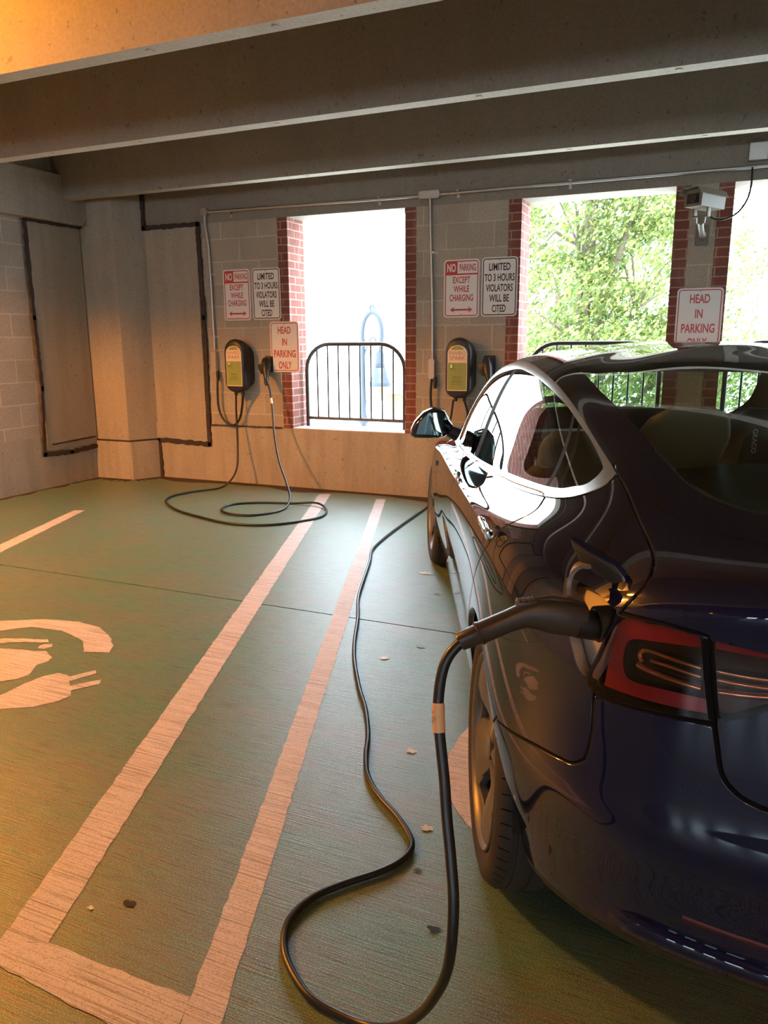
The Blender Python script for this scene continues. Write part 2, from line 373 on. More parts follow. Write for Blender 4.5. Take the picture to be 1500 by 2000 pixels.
# left wall: cast base, blocks
lm = MB(); lm.box((XL-.3, -14.2, -.02), (XL, 6.5, .50), 0); lm.box((XL-.3, -14.2, .50), (XL-.012, 6.5, 3.24), 1)
tag(lm.build('wall_left', [M_base, M_blockL]), kind='structure')
# right and rear walls, the rear one pierced by tall openings to the daylight
rm = MB(); rm.box((14, -14.2, -.02), (14.3, 6.75, 3.24)); tag(rm.build('wall_right', [M_blockL]), kind='structure')
bm_ = MB(); bm_.box((-6.2, -14.5, -.02), (14.3, -14.2, .9)); bm_.box((-6.2, -14.5, 2.4), (14.3, -14.2, 3.24))
x = -6.2
while x < 14: bm_.box((x, -14.5, .9), (x+.9, -14.2, 2.4), 1); x += 2.1
tag(bm_.build('wall_rear', [M_base, M_block]), kind='structure')

# ceiling stems (beams running along X)
def beam(y0, xl, label, zb=2.68):
    m = MB(); xr = 14
    sec = [(y0, zb), (y0+.105, zb), (y0+.165, 3.24), (y0-.045, 3.24)]
    m.add([(xl, y, z) for y, z in sec]+[(xr, y, z) for y, z in sec], [(0, 1, 2, 3)[::-1] if False else (3, 2, 1, 0), (4, 5, 6, 7), (1, 5, 6, 2), (3, 7, 4, 0), (2, 6, 7, 3)], 0)
    m.add([(xl, y0, zb), (xl, y0+.105, zb), (xr, y0+.105, zb), (xr, y0, zb)], [(0, 1, 2, 3)], 1)
    # round cast-in insert marks under the beam
    xx = xl+.7
    while xx < 6: m.lathe([(.018, 0), (.018, .004), (.011, .004), (.011, .001)], 14, 1, Matrix.Translation((xx, y0+.05, zb-.004))); xx += .62+random.random()*.7
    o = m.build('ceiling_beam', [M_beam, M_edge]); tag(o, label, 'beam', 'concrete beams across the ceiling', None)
    return o
beam(3.09, -5.88, 'concrete ceiling beam at the top left corner, glowing orange from the lamp')
beam(4.38, -5.88, 'concrete ceiling beam crossing the full frame, second nearest to the camera')
beam(5.81, -5.86, 'lowest looking concrete ceiling beam, just in front of the far wall and conduit')
beam(.55, -5.88, 'concrete ceiling beam overhead just out of the frame')
for y in (-.9, -2.4, -3.9, -5.4, -7, -8.5, -10, -11.5): beam(y, -5.88, 'concrete ceiling beam behind the camera')

# corner column, its pedestal, the ledger on the left wall
co = MB()
co.prism([(-5.90, 6.075), (-5.475, 6.075), (-5.325, D), (-5.325, D+.1), (-5.90, D+.1)], .40, 3.24, 'Z', 0)
co.prism([(-5.925, 6.05), (-5.447, 6.065), (-5.30, D-.005), (-5.30, D+.1), (-5.925, D+.1)], 0, .385, 'Z', 1)
cc = co.build('wall_corner', [M_beam2, M_base]); tag(cc, kind='structure')
lg = MB()
lg.prism([(-14, 2.47), (6.02, 2.47), (6.20, 2.70), (6.20, 2.89), (-14, 2.89)], XL-.05, XL+.11, 'X', 0)
tag(lg.build('trim_2', [M_beam2]), kind='structure')
# smooth cast panels either side of the column
pn = MB(); pn.box((XL-.02, 5.43, .36), (XL+.016, 6.06, 2.45)); pn.box((-5.31, D-.020, .42), (-4.70, D+.02, 2.44))
tag(pn.build('trim_3', [M_beam2]), kind='structure')
# dark caulk joints round the panels, ragged
def caulk(pts, axis, w=.03, d=.012):
    m = MB()
    for (a, b) in zip(pts[:-1], pts[1:]):
        n = max(2, int(math.dist(a, b)/.035)); row = []
        dx, dz = (b[0]-a[0]), (b[1]-a[1]); L = math.hypot(dx, dz); nx, nz = -dz/L, dx/L
        for k in range(n+1):
            f = k/n; f2 = f if 0 < k < n else f
            x, z = a[0]+dx*f+ (dx/L*w*.5 if k == n else (-dx/L*w*.5 if k == 0 else 0)), a[1]+dz*f+(dz/L*w*.5 if k == n else (-dz/L*w*.5 if k == 0 else 0))
            w1 = w*.5*(1+random.uniform(-.25, .35)); w2 = w*.5*(1+random.uniform(-.25, .35)); row.append((x, z, w1, w2))
        vs = []; fs = []
        for (x, z, w1, w2) in row:
            for off, dd in ((w1, 0), (w1*.8, d), (-w2*.8, d), (-w2, 0)):
                u, v = x+nx*off, z+nz*off
                vs.append((u, D-.018-dd+.004, v) if axis == 'Y' else (XL+.013+dd, u, v))
        for i in range(n):
            for j in range(3): q = i*4+j; fs.append((q, q+1, q+5, q+4))
        m.add(vs, fs)
    return m
c1 = caulk([(5.41, 2.46), (5.405, 1.6), (5.415, .95), (5.37, .33), (5.70, .315), (6.03, .33)], 'X', .042)
for q in caulk([(5.40, 2.462), (6.035, 2.475), (6.18, 2.70)], 'X', .038, .05).__dict__.items(): pass
c1b = caulk([(5.40, 2.462), (6.035, 2.475), (6.18, 2.70)], 'X', .038, .045)
c1.add(c1b.v, c1b.f)
c1.add(*(lambda q: (q.v, q.f))(caulk([(5.47, .415), (6.03, .43)], 'X', .015)))
tag(c1.build('trim_4', [M_caulk]), kind='structure')
c2 = caulk([(-5.32, 2.75), (-5.315, 2.455), (-4.68, 2.455), (-4.66, 1.6), (-4.675, .37), (-5.30, .385)], 'Y', .045)
c2.add(*(lambda q: (q.v, q.f))(caulk([(-5.305, .38), (-5.30, .02)], 'Y', .05)))
c2.add(*(lambda q: (q.v, q.f))(caulk([(-4.66, .565), (-3.83, .567)], 'Y', .014)))
c2.add(*(lambda q: (q.v, q.f))(caulk([(-2.47, .567), (-1.68, .567)], 'Y', .014)))
tag(c2.build('trim_5', [M_caulk]), kind='structure')
# joint between column shaft and pedestal
c3 = MB(); c3.prism([(-5.905, 6.07), (-5.47, 6.07), (-5.32, D-.01), (-5.34, D+.02), (-5.9, D+.02)], .383, .402)
tag(c3.build('trim_6', [M_caulk]), kind='structure')
# grime strip along the foot of the walls
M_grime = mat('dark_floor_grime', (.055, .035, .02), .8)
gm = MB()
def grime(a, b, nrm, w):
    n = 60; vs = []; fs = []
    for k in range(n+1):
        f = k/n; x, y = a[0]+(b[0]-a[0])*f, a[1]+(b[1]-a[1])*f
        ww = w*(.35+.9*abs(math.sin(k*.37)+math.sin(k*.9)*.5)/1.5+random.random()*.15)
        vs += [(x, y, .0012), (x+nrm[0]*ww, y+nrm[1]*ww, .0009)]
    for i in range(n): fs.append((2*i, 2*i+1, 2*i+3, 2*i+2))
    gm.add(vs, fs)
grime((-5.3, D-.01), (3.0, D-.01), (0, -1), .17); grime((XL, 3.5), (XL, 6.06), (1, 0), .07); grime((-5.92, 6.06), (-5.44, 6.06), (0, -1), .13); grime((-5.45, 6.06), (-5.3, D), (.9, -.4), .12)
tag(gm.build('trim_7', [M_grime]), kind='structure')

# lamp fixtures between the beams
for i, (p, e) in enumerate(LAMPS):
    hub = empty('ceiling_lamp', p, 0, 'sodium lamp fixture between the ceiling beams '+['near the left wall, in front of the camera', 'behind the rear of the car', 'behind the camera near the left wall', 'behind the camera on the right', 'over the bays right of the car', 'nearest to the rear openings', 'added out of view to light the first beam at the top left'][i], 'lamp', 'orange garage lamps')
    h = MB(); h.lathe([(.05, .10), (.10, .09), (.10, .085)], 24); h.build('housing', M_steel, hub, True)
    lo = lamp('bulb', 'POINT', (0, 0, -.03), e, SOD, .13, None); lo.parent = hub
    g = MB(); g.lathe([(.03, .03), (.035, -.02), (.0, -.03)], 16, caps=False)
    M_len = mat('sodium_lens', (1, .6, .2), .4, Emission_Color=(1, .5, .15, 1), Emission_Strength=3.0)
    g.build('lens', M_len, hub)

# ================================================================ floor paint
def floor_poly(name, polys, z=.0015, label=None, cat=None, group=None, rag=.006):
    m = MB()
    for poly in polys:
        pts = []
        for (a, b) in zip(poly, poly[1:]+poly[:1]):
            L = math.dist(a, b); n = max(1, int(L/.03))
            for k in range(n):
                f = k/n; pts.append((a[0]+(b[0]-a[0])*f+random.uniform(-rag, rag)*.5, a[1]+(b[1]-a[1])*f+random.uniform(-rag, rag)*.5))
        bm = bmesh.new(); vv = [bm.verts.new((x, y, z)) for x, y in pts]; f = bm.faces.new(vv)
        if f.normal.z < 0: f.normal_flip()
        bmesh.ops.triangulate(bm, faces=[f]); bm.verts.index_update()
        m.add([v.co.copy() for v in bm.verts], [[v.index for v in g.verts] for g in bm.faces])
        bm.free()
    o = m.build(name, M_paint); return tag(o, label, cat, group)
floor_poly('parking_stripe', [[(-3.323, 6.10), (-3.225, 6.14), (-1.346, 1.093), (-1.458, 1.053), (-1.40, .92)][:4], ], label='left long white stripe of the painted box, ending under the coiled cable', cat='floor stripe', group='painted parking stripes')
floor_poly('parking_stripe', [[(-2.745, 6.09), (-2.665, 6.12), (-.846, 1.071), (-.80, .97), (-.905, .99), (-.943, 1.099)]], label='right long white stripe running beside the charging cable to the car', cat='floor stripe', group='painted parking stripes')
floor_poly('parking_stripe', [[(-1.458, 1.053), (-1.346, 1.093), (-.943, 1.099), (-.905, .985), (-1.042, .975), (-1.42, 1.00)]], z=.0021, label='short crosswise white stripe joining the two long stripes near the camera', cat='floor stripe', group='painted parking stripes')
floor_poly('parking_stripe', [[(-4.908, 4.72), (-4.82, 4.76), (-4.28, 3.30), (-4.40, 3.27)]], label='short white stripe at the far left of the floor', cat='floor stripe', group='painted parking stripes')
arc1 = [(-3.62, 2.3), (-3.45, 2.47), (-3.25, 2.60), (-3.07, 2.70), (-2.88, 2.735), (-2.73, 2.72), (-2.59, 2.64), (-2.50, 2.56), (-2.46, 2.49), (-2.57, 2.45), (-2.62, 2.50), (-2.69, 2.56), (-2.87, 2.61), (-3.05, 2.59), (-3.14, 2.50), (-3.35, 2.36), (-3.52, 2.2)]
wind = [(-3.1, 2.37), (-3.05, 2.43), (-2.84, 2.50), (-2.81, 2.475), (-2.99, 2.40), (-3.04, 2.33)]
knob = [(-2.815, 2.455), (-2.78, 2.462), (-2.755, 2.445), (-2.765, 2.41), (-2.80, 2.405), (-2.82, 2.425)]
body = [(-2.98, 2.33), (-2.90, 2.35), (-2.79, 2.37), (-2.74, 2.39), (-2.66, 2.35), (-2.64, 2.31), (-2.655, 2.26), (-2.60, 2.17), (-2.615, 2.12), (-2.68, 2.06), (-2.85, 1.95), (-3.1, 2.05), (-3.15, 2.25)]
plug_ = [(-2.62, 1.92), (-2.55, 1.99), (-2.55, 2.10), (-2.535, 2.19), (-2.50, 2.235), (-2.455, 2.235), (-2.43, 2.225), (-2.375, 2.32), (-2.35, 2.295), (-2.395, 2.19), (-2.36, 2.16), (-2.285, 2.255), (-2.26, 2.225), (-2.32, 2.13), (-2.285, 2.09), (-2.30, 2.03), (-2.35, 1.96), (-2.45, 1.90), (-2.55, 1.86)]
floor_poly('charging_symbol', [arc1, wind, knob, body, plug_], label='worn white painted car and plug symbol at the left edge of the floor', cat='floor marking')
arc2 = [(-.68, 2.62), (-.745, 2.50), (-.76, 2.38), (-.755, 2.27), (-.73, 2.15), (-.695, 2.06), (-.64, 1.98), (-.58, 1.91), (-.51, 1.86), (-.42, 1.83), (-.44, 1.93), (-.50, 1.97), (-.565, 2.02), (-.60, 2.07), (-.64, 2.14), (-.665, 2.22), (-.68, 2.31), (-.67, 2.40), (-.63, 2.53)]
floor_poly('charging_symbol', [arc2], label='curved white painted arc on the floor beside the rear wheel of the car', cat='floor marking')
# pale droppings and dark spots
M_spot = mat('pale_paint_drip', (.50, .56, .55), .45); M_spotd = mat('dark_oil_spot', (.03, .03, .025), .35)
def blot(x, y, r, m, label, cat='stain', ex=1.6):
    pts = []
    for k in range(16):
        a = 2*PI*k/16; q = r*(1+random.uniform(-.4, .35)); pts.append((x+q*ex*math.cos(a), y+q*math.sin(a), .0026))
    b = MB(); b.add(pts, [tuple(range(16))]); tag(b.build('floor_stain', m), label, cat, 'small marks on the floor')
blot(-.88, 2.23, .013, M_spot, 'pale drip on the floor between the floor cable and the hanging cable'); blot(-.68, 1.85, .013, M_spot, 'pale smear on the floor just right of the cable bend')
blot(-1.28, 2.92, .015, M_spot, 'pale drip on the floor halfway along the cable'); blot(-1.56, 4.18, .035, M_spot, 'larger pale smear on the floor beside the front wheel', ex=1.2)
blot(-1.36, 3.83, .013, M_spotd, 'dark chip on the floor near the door sill of the car'); blot(-1.34, 1.22, .006, M_white, 'tiny white dot on the floor inside the painted box')
blot(-.64, 1.67, .008, M_spotd, 'dark wet spot on the floor under the cable bend'); blot(-.53, 1.49, .009, M_spotd, 'dark green spot on the floor left of the hanging cable')
blot(-1.26, 1.27, .010, M_spotd, 'brown spot on the floor inside the painted box'); blot(-1.18, 3.1, .012, M_spotd, 'small dark leaf fleck on the floor right of the cable')

# ================================================================ wall equipment
def Tr(x, y, z): return Matrix.Translation((x, y, z))
def sign(x0, z0, x1, z1, kind, label, tilt=0, y=D-.004, mat_plate=None):
    cx, cz = (x0+x1)/2, (z0+z1)/2; w, hh = x1-x0, z1-z0
    root = empty('parking_sign', (cx, y, cz), 0, label, 'sign', 'aluminium parking signs'); root.rotation_euler = (0, tilt, 0)
    p = MB(); p.prism(rrect(-w/2, -hh/2, w/2, hh/2, .03), -.0025, 0, 'Y'); p.build('plate', M_white, root)
    def ring(ins, t, mt, nm):
        a = rrect(-w/2+ins, -hh/2+ins, w/2-ins, hh/2-ins, .03-ins*.6); b = rrect(-w/2+ins+t, -hh/2+ins+t, w/2-ins-t, hh/2-ins-t, max(.008, .03-ins*.6-t))
        n = len(a); m = MB(); m.add([(q[0], -.0031, q[1]) for q in a]+[(q[0], -.0031, q[1]) for q in b], [(i, (i+1) % n, n+(i+1) % n, n+i) for i in range(n)]); m.build(nm, mt, root)
    I = Matrix.Identity(4)
    if kind == 'np':
        ring(.011, .008, M_red, 'border')
        b = MB(); zt = hh/2-.019
        b.add([(-w/2+.015, -.0033, zt-.093), (-w/2+.118, -.0033, zt-.093), (-w/2+.118, -.0033, zt), (-w/2+.03, -.0033, zt), (-w/2+.015, -.0033, zt-.012)], [(0, 1, 2, 3, 4)])
        b.add([(-w/2+.015, -.0033, zt-.105), (w/2-.015, -.0033, zt-.105), (w/2-.015, -.0033, zt-.093), (-w/2+.015, -.0033, zt-.093)], [(0, 1, 2, 3)])
        b.build('red_panel', M_red, root)
        text_mesh('white_lettering', [('NO', -w/2+.066, zt-.077, .062, .075)], M_white, root, I, .0040, .04)
        text_mesh('lettering', [('PARKING', .052, zt-.073, .054, .140), ('EXCEPT', 0, .045, .05, .150), ('WHILE', 0, -.027, .05, .135), ('CHARGING', 0, -.099, .052, .205)], M_red, root, I, .0038, .028)
        za = -hh/2+.062; a = MB(); a.add([(x, -.0034, za+z) for x, z in [(-.098, 0), (-.06, .024), (-.068, .007), (.068, .007), (.06, .024), (.098, 0), (.06, -.024), (.068, -.007), (-.068, -.007), (-.06, -.024)]], [tuple(range(10))]); a.build('arrow', M_red, root)
    elif kind == 'lim':
        ring(.009, .008, M_ink, 'border')
        text_mesh('lettering', [('LIMITED', 0, .130, .056, .178), ('TO 3 HOURS', 0, .047, .056, .252), ('VIOLATORS', 0, -.034, .056, .224), ('WILL BE', 0, -.115, .056, .165), ('CITED', 0, -.197, .056, .115)], M_ink, root, I, .0036, .03)
    else:
        ring(.011, .007, M_red, 'border')
        text_mesh('lettering', [('HEAD', 0, .122, .062, .138), ('IN', 0, .015, .062, .052), ('PARKING', 0, -.092, .064, .232), ('ONLY', 0, -.196, .064, .138)], M_red, root, I, .0036, .03)
    for s in (1, -1):
        q = MB(); q.lathe([(.007, 0), (.007, .003), (.004, .005), (0, .005)], 12, 0, Matrix.Translation((0, -.0025, s*(hh/2-.022))) @ Matrix.Rotation(PI/2, 4, 'X')); q.build('bolt', M_screw, root, True)
    return root
sign(-4.426, 1.570, -4.130, 2.034, 'np', 'red and white no parking except while charging sign, left pair by the corner')
sign(-4.106, 1.573, -3.803, 2.034, 'lim', 'black lettered limited to 3 hours sign, left pair by the corner')
sign(-3.915, 1.092, -3.607, 1.552, 'head', 'red head in parking only sign left of the railing', 0, D-.03)
sign(-2.216, 1.561, -1.908, 2.026, 'np', 'red and white no parking except while charging sign above the right charger')
sign(-1.889, 1.565, -1.590, 2.030, 'lim', 'black lettered limited to 3 hours sign above the right charger')
sign(-.372, 1.283, -.052, 1.742, 'head', 'red head in parking only sign under the security camera', 0, D-.01)

M_shell = mat('charger_shell', (.020, .017, .018), .42)
M_lgreen = mat('charger_label_green', (.25, .30, .075), .45); M_lcream = mat('charger_label_cream', (.72, .56, .40), .45)
M_brown = mat('label_brown_print', (.25, .13, .07), .5); M_dkprint = mat('label_dark_print', (.06, .05, .02), .5)
M_led = mat('green_led', (.6, 1, .2), .4, Emission_Color=(.7, 1, .2, 1), Emission_Strength=1.5)
def charger(x, zc, label, led):
    root = empty('charging_station', (x, D, zc), 0, label, 'car charger', 'wall mounted car chargers')
    def cap(w, hh, top, n=10):
        pts = []; r = w/2
        for k in range(n+1): a = PI*k/n; pts.append((r*math.cos(a), hh/2-r*top+r*top*math.sin(a)))
        for k in range(n+1): a = PI+PI*k/n; pts.append((r*math.cos(a), -hh/2+r*top*.75+r*top*.75*math.sin(a)))
        return pts
    m = MB(); secs = [(0, .23, .44, 1.0, .0), (-.10, .235, .445, 1.0, 0), (-.103, .232, .45, 1.0, .0)]
    def loft(secs, mm):
        n = len(cap(.2, .4, 1)); vs = []; fs = []
        for (y, w, hh, tp, zo) in secs: vs += [(a, y, b+zo) for a, b in cap(w, hh, tp)]
        for i in range(len(secs)-1):
            for k in range(n): k2 = (k+1) % n; fs.append((i*n+k, i*n+k2, (i+1)*n+k2, (i+1)*n+k))
        fs.append(tuple(range(n))[::-1]); fs.append(tuple((len(secs)-1)*n+k for k in range(n))); mm.add(vs, fs)
    loft([(0, .22, .40, .9, -.005), (-.085, .225, .41, .9, -.005)], m); m.build('back_box', M_shell, root, True, 40)
    m = MB(); loft([(-.08, .228, .485, 1.0, .0), (-.13, .232, .50, 1.0, .0), (-.155, .225, .495, 1, 0), (-.172, .205, .475, 1, 0), (-.178, .180, .445, 1, 0)], m); m.build('cover', M_shell, root, True, 50)
    # label, rounded at the top
    def lab(w, z0, z1, topr):
        pts = [(-w/2, z0), (w/2, z0)]
        for k in range(13): a = PI*k/12; pts.append((w/2*math.cos(a), z1-w/2*topr+w/2*topr*math.sin(a)))
        return pts
    def flat(pts, y, nm, mt, par=root): m = MB(); m.add([(a, y, b) for a, b in pts], [tuple(range(len(pts)))]); return m.build(nm, mt, par)
    lb = flat(lab(.170, -.185, .188, .8), -.1785, 'label', M_lcream)
    flat(lab(.160, -.178, .045, .0), -.1790, 'green_field', M_lgreen, lb)
    flat([(-.058, .150), (.058, .150), (.045, .167), (.02, .180), (-.02, .180), (-.045, .167)], -.1790, 'green_cap', M_lgreen, lb)
    I = Matrix.Identity(4)
    text_mesh('brand_lettering', [('ENVIRO', 0, .108, .030, .140), ('SPARK', 0, .066, .034, .140)], M_brown, lb, I, .1795, -.012)
    text_mesh('small_lettering', [('Power', -.028, .024, .008, .02), ('Ready', -.028, .010, .008, .024), ('Charge', -.028, -.004, .008, .028), ('Service', -.028, -.018, .008, .03), ('Questions?', 0, -.078, .016, .075), ('Contact us at', 0, -.099, .013, .07), ('404.738.8173', 0, -.121, .015, .09), ('www.envirospark.com', 0, -.135, .007, .1)], M_dkprint, lb, I, .1796, .0)
    for k in range(3 if not led else 3):
        q = MB(); q.lathe([(.004, 0), (.004, .002), (0, .002)], 10, 0, Matrix.Translation((-.052, -.179, .024-.014*k)) @ Matrix.Rotation(PI/2, 4, 'X'))
        q.build('status_light', M_led if (k < (2 if led else 1)) else M_plastic, root)
    for xx in (-.03, .05):
        q = MB(); q.lathe([(.016, 0), (.016, .03), (.012, .04)], 14, 0, Matrix.Translation((xx, -.12, -.275))); q.build('cable_gland', M_plastic, root, True)
    return root
charger(-4.232, 1.148, 'black wall charger with a green label, left one beside the corner pipe', False)
charger(-2.032, 1.148, 'black wall charger with a green label, right one nearer the car', True)

def cable(name, pts, r, label, cat='cable', n=6, group=None, seg=12, parent=None, m=M_cable):
    b = MB(); b.tube(crom(pts, n), r, seg); o = b.build(name, m, parent, True, 60)
    return tag(o, label, cat, group) if parent is None else o
# wall feed cables into the chargers
cable('feed_cable', [(-4.508, 6.30, 1.05), (-4.508, 6.28, 1.012), (-4.516, 6.28, .873), (-4.512, 6.28, .749), (-4.476, 6.28, .651), (-4.408, 6.28, .588), (-4.337, 6.28, .581), (-4.274, 6.28, .643), (-4.233, 6.27, .757), (-4.19, 6.23, .88)], .011, 'black feed cable looping from the corner pipe into the left charger')
cable('feed_cable', [(-2.303, 6.30, 1.05), (-2.303, 6.28, 1.001), (-2.306, 6.28, .878), (-2.287, 6.28, .769), (-2.248, 6.28, .695), (-2.175, 6.28, .629), (-2.08, 6.28, .60), (-2.0, 6.27, .66), (-1.96, 6.25, .76), (-1.985, 6.23, .88)], .011, 'black feed cable looping from the middle pipe into the right charger')
R1 = .0095
fl = lambda q: (q[0], q[1], R1+.001)
left = [(-4.262, 6.22, .885), (-4.268, 6.22, .737), (-4.268, 6.22, .589), (-4.244, 6.18, .397), (-4.215, 6.11, .20), (-4.25, 6.04, .075)] + [fl(q) for q in [(-4.33, 5.965), (-4.447, 5.742), (-4.501, 5.513), (-4.40, 5.275), (-4.091, 5.031), (-3.749, 4.885), (-3.388, 4.788), (-3.105, 4.85), (-2.918, 5.071), (-2.854, 5.289), (-2.943, 5.518), (-3.097, 5.63)]]
left += [(-3.333, 5.624, R1), (-3.633, 5.526, R1), (-3.791, 5.371, R1), (-3.741, 5.173, R1), (-3.582, 5.06, R1+.004), (-3.40, 5.09, R1), (-3.285, 5.262, R1), (-3.275, 5.43, .02), (-3.31, 5.56, .075), (-3.423, 5.7, .165), (-3.627, 5.92, .32), (-3.758, 6.07, .53), (-3.826, 6.16, .754), (-3.864, 6.19, .931), (-3.89, 6.17, 1.04)]
# the crossing over itself is lifted
left[17] = (-3.097, 5.63, .030)
cable('charging_cable', left, R1, 'black charging cable coiled on the floor under the left charger', n=8)
lb = MB(); lb.tube([(-3.846, 6.176, .86), (-3.838, 6.172, .81)], .0105, 14); lbl = lb.build('cable_tag', mat('white_tag', (.8, .78, .75), .5), None); tag(lbl, 'small white tag round the hanging cable of the left charger', 'tag')
RC = .0092
P2 = [(-2.08, 6.22, .885), (-2.10, 6.22, .74), (-2.14, 6.2, .5), (-2.19, 6.15, .25), (-2.20, 6.08, .06), (-2.197, 5.92, RC), (-2.175, 5.6, RC), (-2.15, 5.2, RC), (-2.12, 4.85, RC)] + [(x, y, RC+.001) for x, y in [(-2.071, 4.534), (-1.963, 4.25), (-1.857, 3.946), (-1.732, 3.598), (-1.599, 3.312), (-1.47, 3.004), (-1.369, 2.798), (-1.243, 2.58), (-1.147, 2.431), (-1.057, 2.259), (-1.006, 2.132), (-.949, 2.021), (-.869, 1.931), (-.778, 1.857), (-.708, 1.784), (-.685, 1.733), (-.694, 1.672), (-.728, 1.613), (-.785, 1.546), (-.836, 1.474), (-.858, 1.396), (-.846, 1.33), (-.80, 1.262), (-.712, 1.198), (-.631, 1.180)]]
P2 += [(-.55, 1.166, .026), (-.478, 1.135, .085), (-.413, 1.092, .181), (-.371, 1.055, .271), (-.344, 1.032, .346), (-.330, 1.016, .423), (-.331, 1.026, .495), (-.343, 1.046, .553), (-.357, 1.065, .612), (-.370, 1.086, .672), (-.386, 1.106, .742), (-.394, 1.121, .789), (-.393, 1.138, .837), (-.383, 1.150, .866), (-.365, 1.163, .886), (-.345, 1.175, .897)]
cable('charging_cable', P2, RC, 'long black charging cable snaking over the floor and plugged into the car', n=8)
M_orange = mat('orange_cable_label', (.75, .42, .20), .45)
lb = MB(); lb.tube([(-.3935, 1.1205, .787), (-.3905, 1.1135, .765), (-.3865, 1.1065, .742)], RC+.0012, 18)
lo_ = lb.build('cable_tag', M_orange, None, True, 60); tag(lo_, 'orange printed tag wrapped round the cable hanging from the car', 'tag')
Mt = Matrix.Translation((-.3905, 1.1135-.0, .764)) @ Matrix.Rotation(math.radians(-24), 4, 'Z') @ Matrix.Rotation(PI/2, 4, 'Y')
t_ = text_mesh('print', [('UL  LISTED', -.004, -.0045, .0035, 0), ('E357  SJ', .0, .001, .0025, 0)], M_ink, lo_, Mt, RC+.0022, .02)

# conduit, junction boxes
def conduit(pts, label, r=.013):
    return cable('conduit', pts, r, label, 'conduit', 1, None, 12, None, M_steel)
YC = 6.318
conduit([(-4.56, YC, 2.555), (-2.43, YC, 2.538)], 'horizontal steel conduit from the corner to the middle box')
conduit([(-2.25, YC, 2.54), (-1.653, YC, 2.543), (.05, YC, 2.545), (.5, YC, 2.553), (6, YC, 2.553)], 'horizontal steel conduit from the middle box to the right edge')
conduit([(-4.585, YC, 2.53), (-4.583, YC, 2.44), (-4.572, YC, 2.36), (-4.558, YC, 2.25), (-4.552, YC, 1.9), (-4.548, YC, 1.30)], 'vertical steel conduit beside the corner down to the left charger')
conduit([(-2.338, YC, 2.52), (-2.33, YC, 2.2), (-2.312, YC, 1.7), (-2.306, YC, 1.22)], 'vertical steel conduit between the openings down to the right charger')
def jbox(x0, z0, x1, z1, label, d=.05, lid=True):
    root = empty('junction_box', ((x0+x1)/2, D, (z0+z1)/2), 0, label, 'junction box'); w, hh = x1-x0, z1-z0
    m = MB(); m.prism(rrect(-w/2, -hh/2, w/2, hh/2, min(w, hh)*.3), -d, 0, 'Y'); m.build('box', M_steel, root)
    m = MB(); m.prism(rrect(-w/2*.85, -hh/2*.75, w/2*.85, hh/2*.75, min(w, hh)*.25), -d-.004, -d, 'Y'); m.build('lid', M_steel, root)
    for s in (-1, 1):
        q = MB(); q.lathe([(.005, 0), (.005, .002), (0, .003)], 10, 0, Matrix.Translation((s*w*.33 if w > hh else 0, -d-.004, 0 if w > hh else s*hh*.33)) @ Matrix.Rotation(PI/2, 4, 'X')); q.build('screw', M_screw, root)
jbox(-4.625, 2.525, -4.545, 2.59, 'small steel conduit elbow box in the corner at the top of the pipe')
jbox(-2.43, 2.51, -2.25, 2.572, 'oval steel junction box above the pier between the openings')
jbox(-4.58, 1.09, -4.525, 1.28, 'narrow steel conduit body left of the left charger')
jbox(-2.335, 1.05, -2.28, 1.22, 'narrow steel conduit body left of the right charger')
bx = MB(); bx.bbox((.03, D-.06, 2.585), (.15, D, 2.70), .004); tag(bx.build('junction_box', M_steel), 'square steel box on the spandrel at the top right', 'junction box')
for x, z, lab in ((-4.548, 1.06, 'left'), (-2.304, 1.03, 'right')):
    q = MB(); q.lathe([(.012, -.06), (.017, -.03), (.017, .03), (.014, .04)], 14, 0, Tr(x+.03, D-.04, z)); tag(q.build('cable_gland', M_plastic, None, True), 'black gland under the %s conduit body beside the charger' % lab, 'cable gland')
def strap(x, z, horiz, label):
    q = MB(); M = Tr(x, D, z)
    if horiz: q.bbox((-.012, -.034, -.02), (.012, -.0, .02), .003, 0, M); q.lathe([(.006, 0), (.006, .003), (0, .004)], 10, 0, Tr(x, D-.006, z-.033) @ Matrix.Rotation(PI/2, 4, 'X')); q.box((-.012, -.006, -.045), (.012, 0, -.02), 0, M)
    else: q.bbox((-.02, -.034, -.012), (.02, 0, .012), .003, 0, M); q.lathe([(.006, 0), (.006, .003), (0, .004)], 10, 0, Tr(x+.033, D-.006, z) @ Matrix.Rotation(PI/2, 4, 'X')); q.box((.02, -.006, -.012), (.045, 0, .012), 0, M)
    tag(q.build('pipe_strap', M_steel), label, 'pipe strap', 'pipe straps')
for x, l in ((-4.3, 'on the horizontal conduit near the corner box'), (-2.8, 'on the horizontal conduit above the first opening'), (-2.1, 'on the horizontal conduit just right of the oval box'), (-1.2, 'on the horizontal conduit above the second opening')): strap(x, 2.548 if x > -2.3 else 2.543, True, 'steel pipe strap '+l)
for x, z, l in ((-4.555, 2.0, 'on the corner pipe beside the left signs'), (-4.549, 1.42, 'on the corner pipe above the left charger'), (-2.32, 2.09, 'on the middle pipe above the right signs')): strap(x, z, False, 'steel pipe strap '+l)

